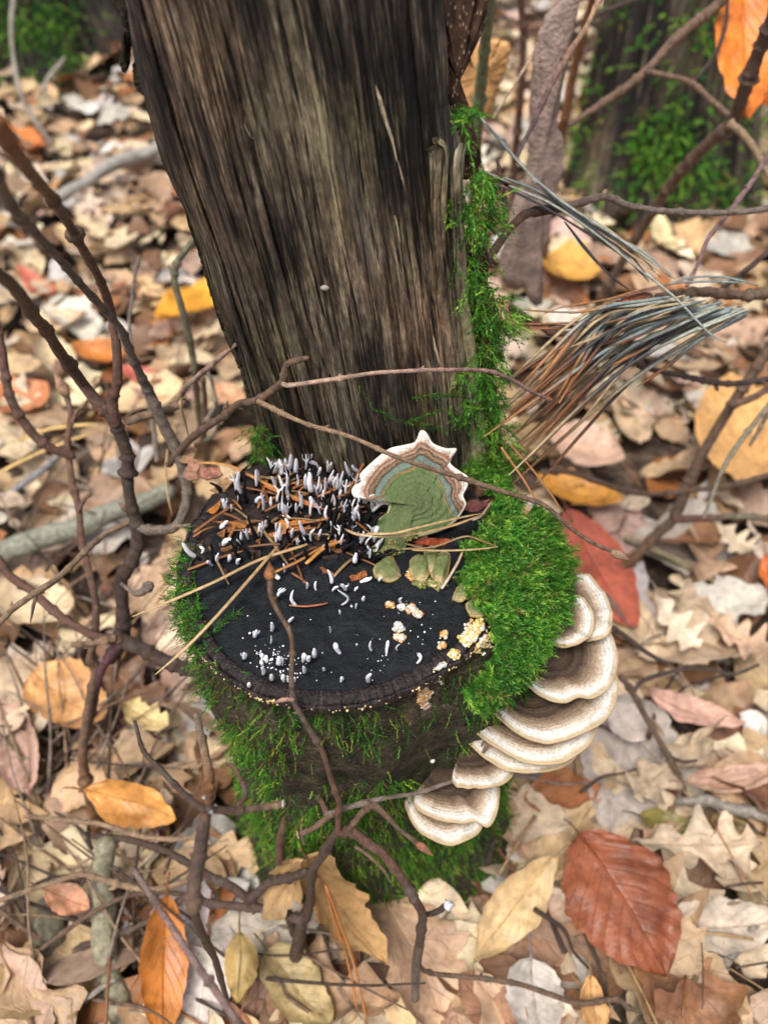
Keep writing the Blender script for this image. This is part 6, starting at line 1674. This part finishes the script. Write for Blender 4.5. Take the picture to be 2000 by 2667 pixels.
# ------------------------------------------------------------------ mossy trunks behind
def far_trunk(label, foot, r, lean, H, mossy, seed, zmoss):
    base = onz(*foot, 0.0)
    base = base + np.array([0, r, 0])
    root = thing('mossy_trunk', label, 'tree', tuple(base))
    na_, nz2 = 90, 70
    a = np.linspace(0, 2 * math.pi, na_, endpoint=False); z = np.linspace(-.03, H, nz2)
    A_, Z_ = np.meshgrid(a, z, indexing='xy')
    rr_ = r * (1 + .35 * np.exp(-Z_ / (r * .9)) - .12 * Z_ / H) + r * .10 * vnoise(np.cos(A_) * 5 + seed, np.sin(A_) * 5, Z_ * 2.5, seed) + r * .08 * vnoise(np.cos(A_) * 12 + seed, np.sin(A_) * 12, Z_ * 5, seed + 1)
    X = base[0] + lean[0] * Z_ + rr_ * np.cos(A_); Y = base[1] + lean[1] * Z_ + rr_ * np.sin(A_)
    V = np.stack([X, Y, Z_], -1).reshape(-1, 3)
    mk('trunk', V, grid_faces(nz2, na_, True), MAT['farwood'], root, uv=np.stack([A_ * r * .25, Z_ * .3], -1).reshape(-1, 2))
    N = 70000
    i = RNG.integers(0, len(V), N)
    nrm = np.stack([np.cos(A_), np.sin(A_), np.zeros_like(A_)], -1).reshape(-1, 3)
    pt = V[i] + RNG.standard_normal((N, 3)) * .006
    pj2 = proj(pt)
    pr = np.zeros(N)
    for (bx, by, rx, ry, p) in mossy:
        pr = np.maximum(pr, p * np.clip(1.5 - 1.2 * (((pj2[:, 0] - bx) / rx) ** 2 + ((pj2[:, 1] - by) / ry) ** 2), 0, 1))
    pr = np.maximum(pr, .10 * (pt[:, 2] < zmoss))
    k = RNG.random(N) < pr * np.clip(.55 + .9 * fbm(pt[:, 0] * 22, pt[:, 1] * 22, pt[:, 2] * 22, seed + 5, 2), .05, 1)
    m = k.sum()
    moss_mesh('moss', pt[k], nrm[i][k] + RNG.standard_normal((m, 3)) * .5 + np.array([0, 0, .2]), RNG.uniform(.010, .020, m), greens(m, (.4, .25, .3, .05), 1.1), None, nl=14, ll=.36, lw=.05, parent=root)
    bpy.data.objects[root.children[-1].name]['kind'] = 'stuff'
far_trunk('dark cracked trunk with moss patches standing behind the orange leaves', (1760, 590), .105, (-.06, .10), 1.1, [(1720, 410, 110, 120, 1), (1810, 480, 120, 90, 1), (1770, 300, 60, 60, .5), (1830, 70, 70, 50, .8), (1900, 560, 60, 60, .5)], 3, .3)
far_trunk('mossy green tree foot far behind the pale forked twig', (60, 225), .14, (-.15, .05), 1.2, [(80, 80, 150, 150, 1.0), (150, 190, 80, 90, 1.0), (30, 180, 60, 60, .4)], 8, .4)

# fine bare shoots tangled through the low shrub, each standing in the litter
for k in range(150):
    px, py = random.choice([(random.uniform(60, 760), random.uniform(1900, 2640)), (random.uniform(60, 760), random.uniform(1900, 2640)), (random.uniform(20, 420), random.uniform(1250, 2000))])
    p0 = onz(px, py, .012)
    if not clear(p0[0], p0[1]): continue
    a = random.uniform(-.5, 3.6); up = random.uniform(.1, .9); L = random.uniform(.07, .15)
    dv = np.array([math.cos(a), math.sin(a), up]); dv = dv / np.linalg.norm(dv) * L
    if proj(p0 + dv)[2] < .2: continue
    C = spline([p0, p0 + dv * .35 + RNG.standard_normal(3) * .0018, p0 + dv * .7 + RNG.standard_normal(3) * .0025, p0 + dv], 22)
    q9 = np.hypot(C[:, 0] - SCX, C[:, 1] - SCY).min()
    if q9 < .085: continue
    V, F = tube_geo(C, np.linspace(random.uniform(.0009, .0015), .0004, 22) * (1 + .25 * np.abs(vnoise(np.linspace(0, 9, 22), k + .5, 0, 3))), 6, rough=.1)
    c = random.choice([BR_GREY, BR_TAN * .8, BR_DARK, BR_MID, BR_GREY * .8])
    near = min(LAND, key=lambda q: math.hypot(q[0][0] - p0[0], q[0][1] - p0[1]))[1]
    tag(mk('bare_shoot', V, F, MAT['twig'], col=c), ('long' if L > .11 else 'short') + (' steep' if up > .65 else ' slanting') + ' bare shoot rising from the litter ' + near, 'shoot', 'bare shoots ' + near)

# thin dead twigs strewn on the litter
for k in range(46):
    px, py = random.choice([(random.uniform(0, 950), random.uniform(1900, 2650)), (random.uniform(1300, 2000), random.uniform(1250, 2650)), (random.uniform(0, 500), random.uniform(500, 1400))])
    p0 = onz(px, py, .03)
    if not clear(p0[0], p0[1]): continue
    a = random.random() * 6.283; L = random.uniform(.03, .08)
    dv = np.array([math.cos(a), math.sin(a), random.uniform(-.15, .15)]) * L
    C = spline([p0 - dv / 2, p0 + RNG.standard_normal(3) * .004, p0 + dv / 4 + RNG.standard_normal(3) * .003, p0 + dv / 2], 16)
    C[:, 2] = np.maximum(C[:, 2], .012)
    rr_ = np.linspace(random.uniform(.0011, .0019), .0006, 16)
    c = random.choice([BR_DARK, BR_MID, BR_GREY, BR_TAN * .8, BR_DARK * .8])
    V, F = tube_geo(C, rr_, 6, rough=.15)
    o = mk('dead_twig', V, F, MAT['twig'], col=c)
    near = min(LAND, key=lambda q: math.hypot(q[0][0] - p0[0], q[0][1] - p0[1]))[1]
    sz = 'long' if L > .06 else 'short' if L < .045 else 'middling'
    tag(o, sz + ' thin dead twig on the litter ' + near, 'twig', 'dead twigs ' + near)
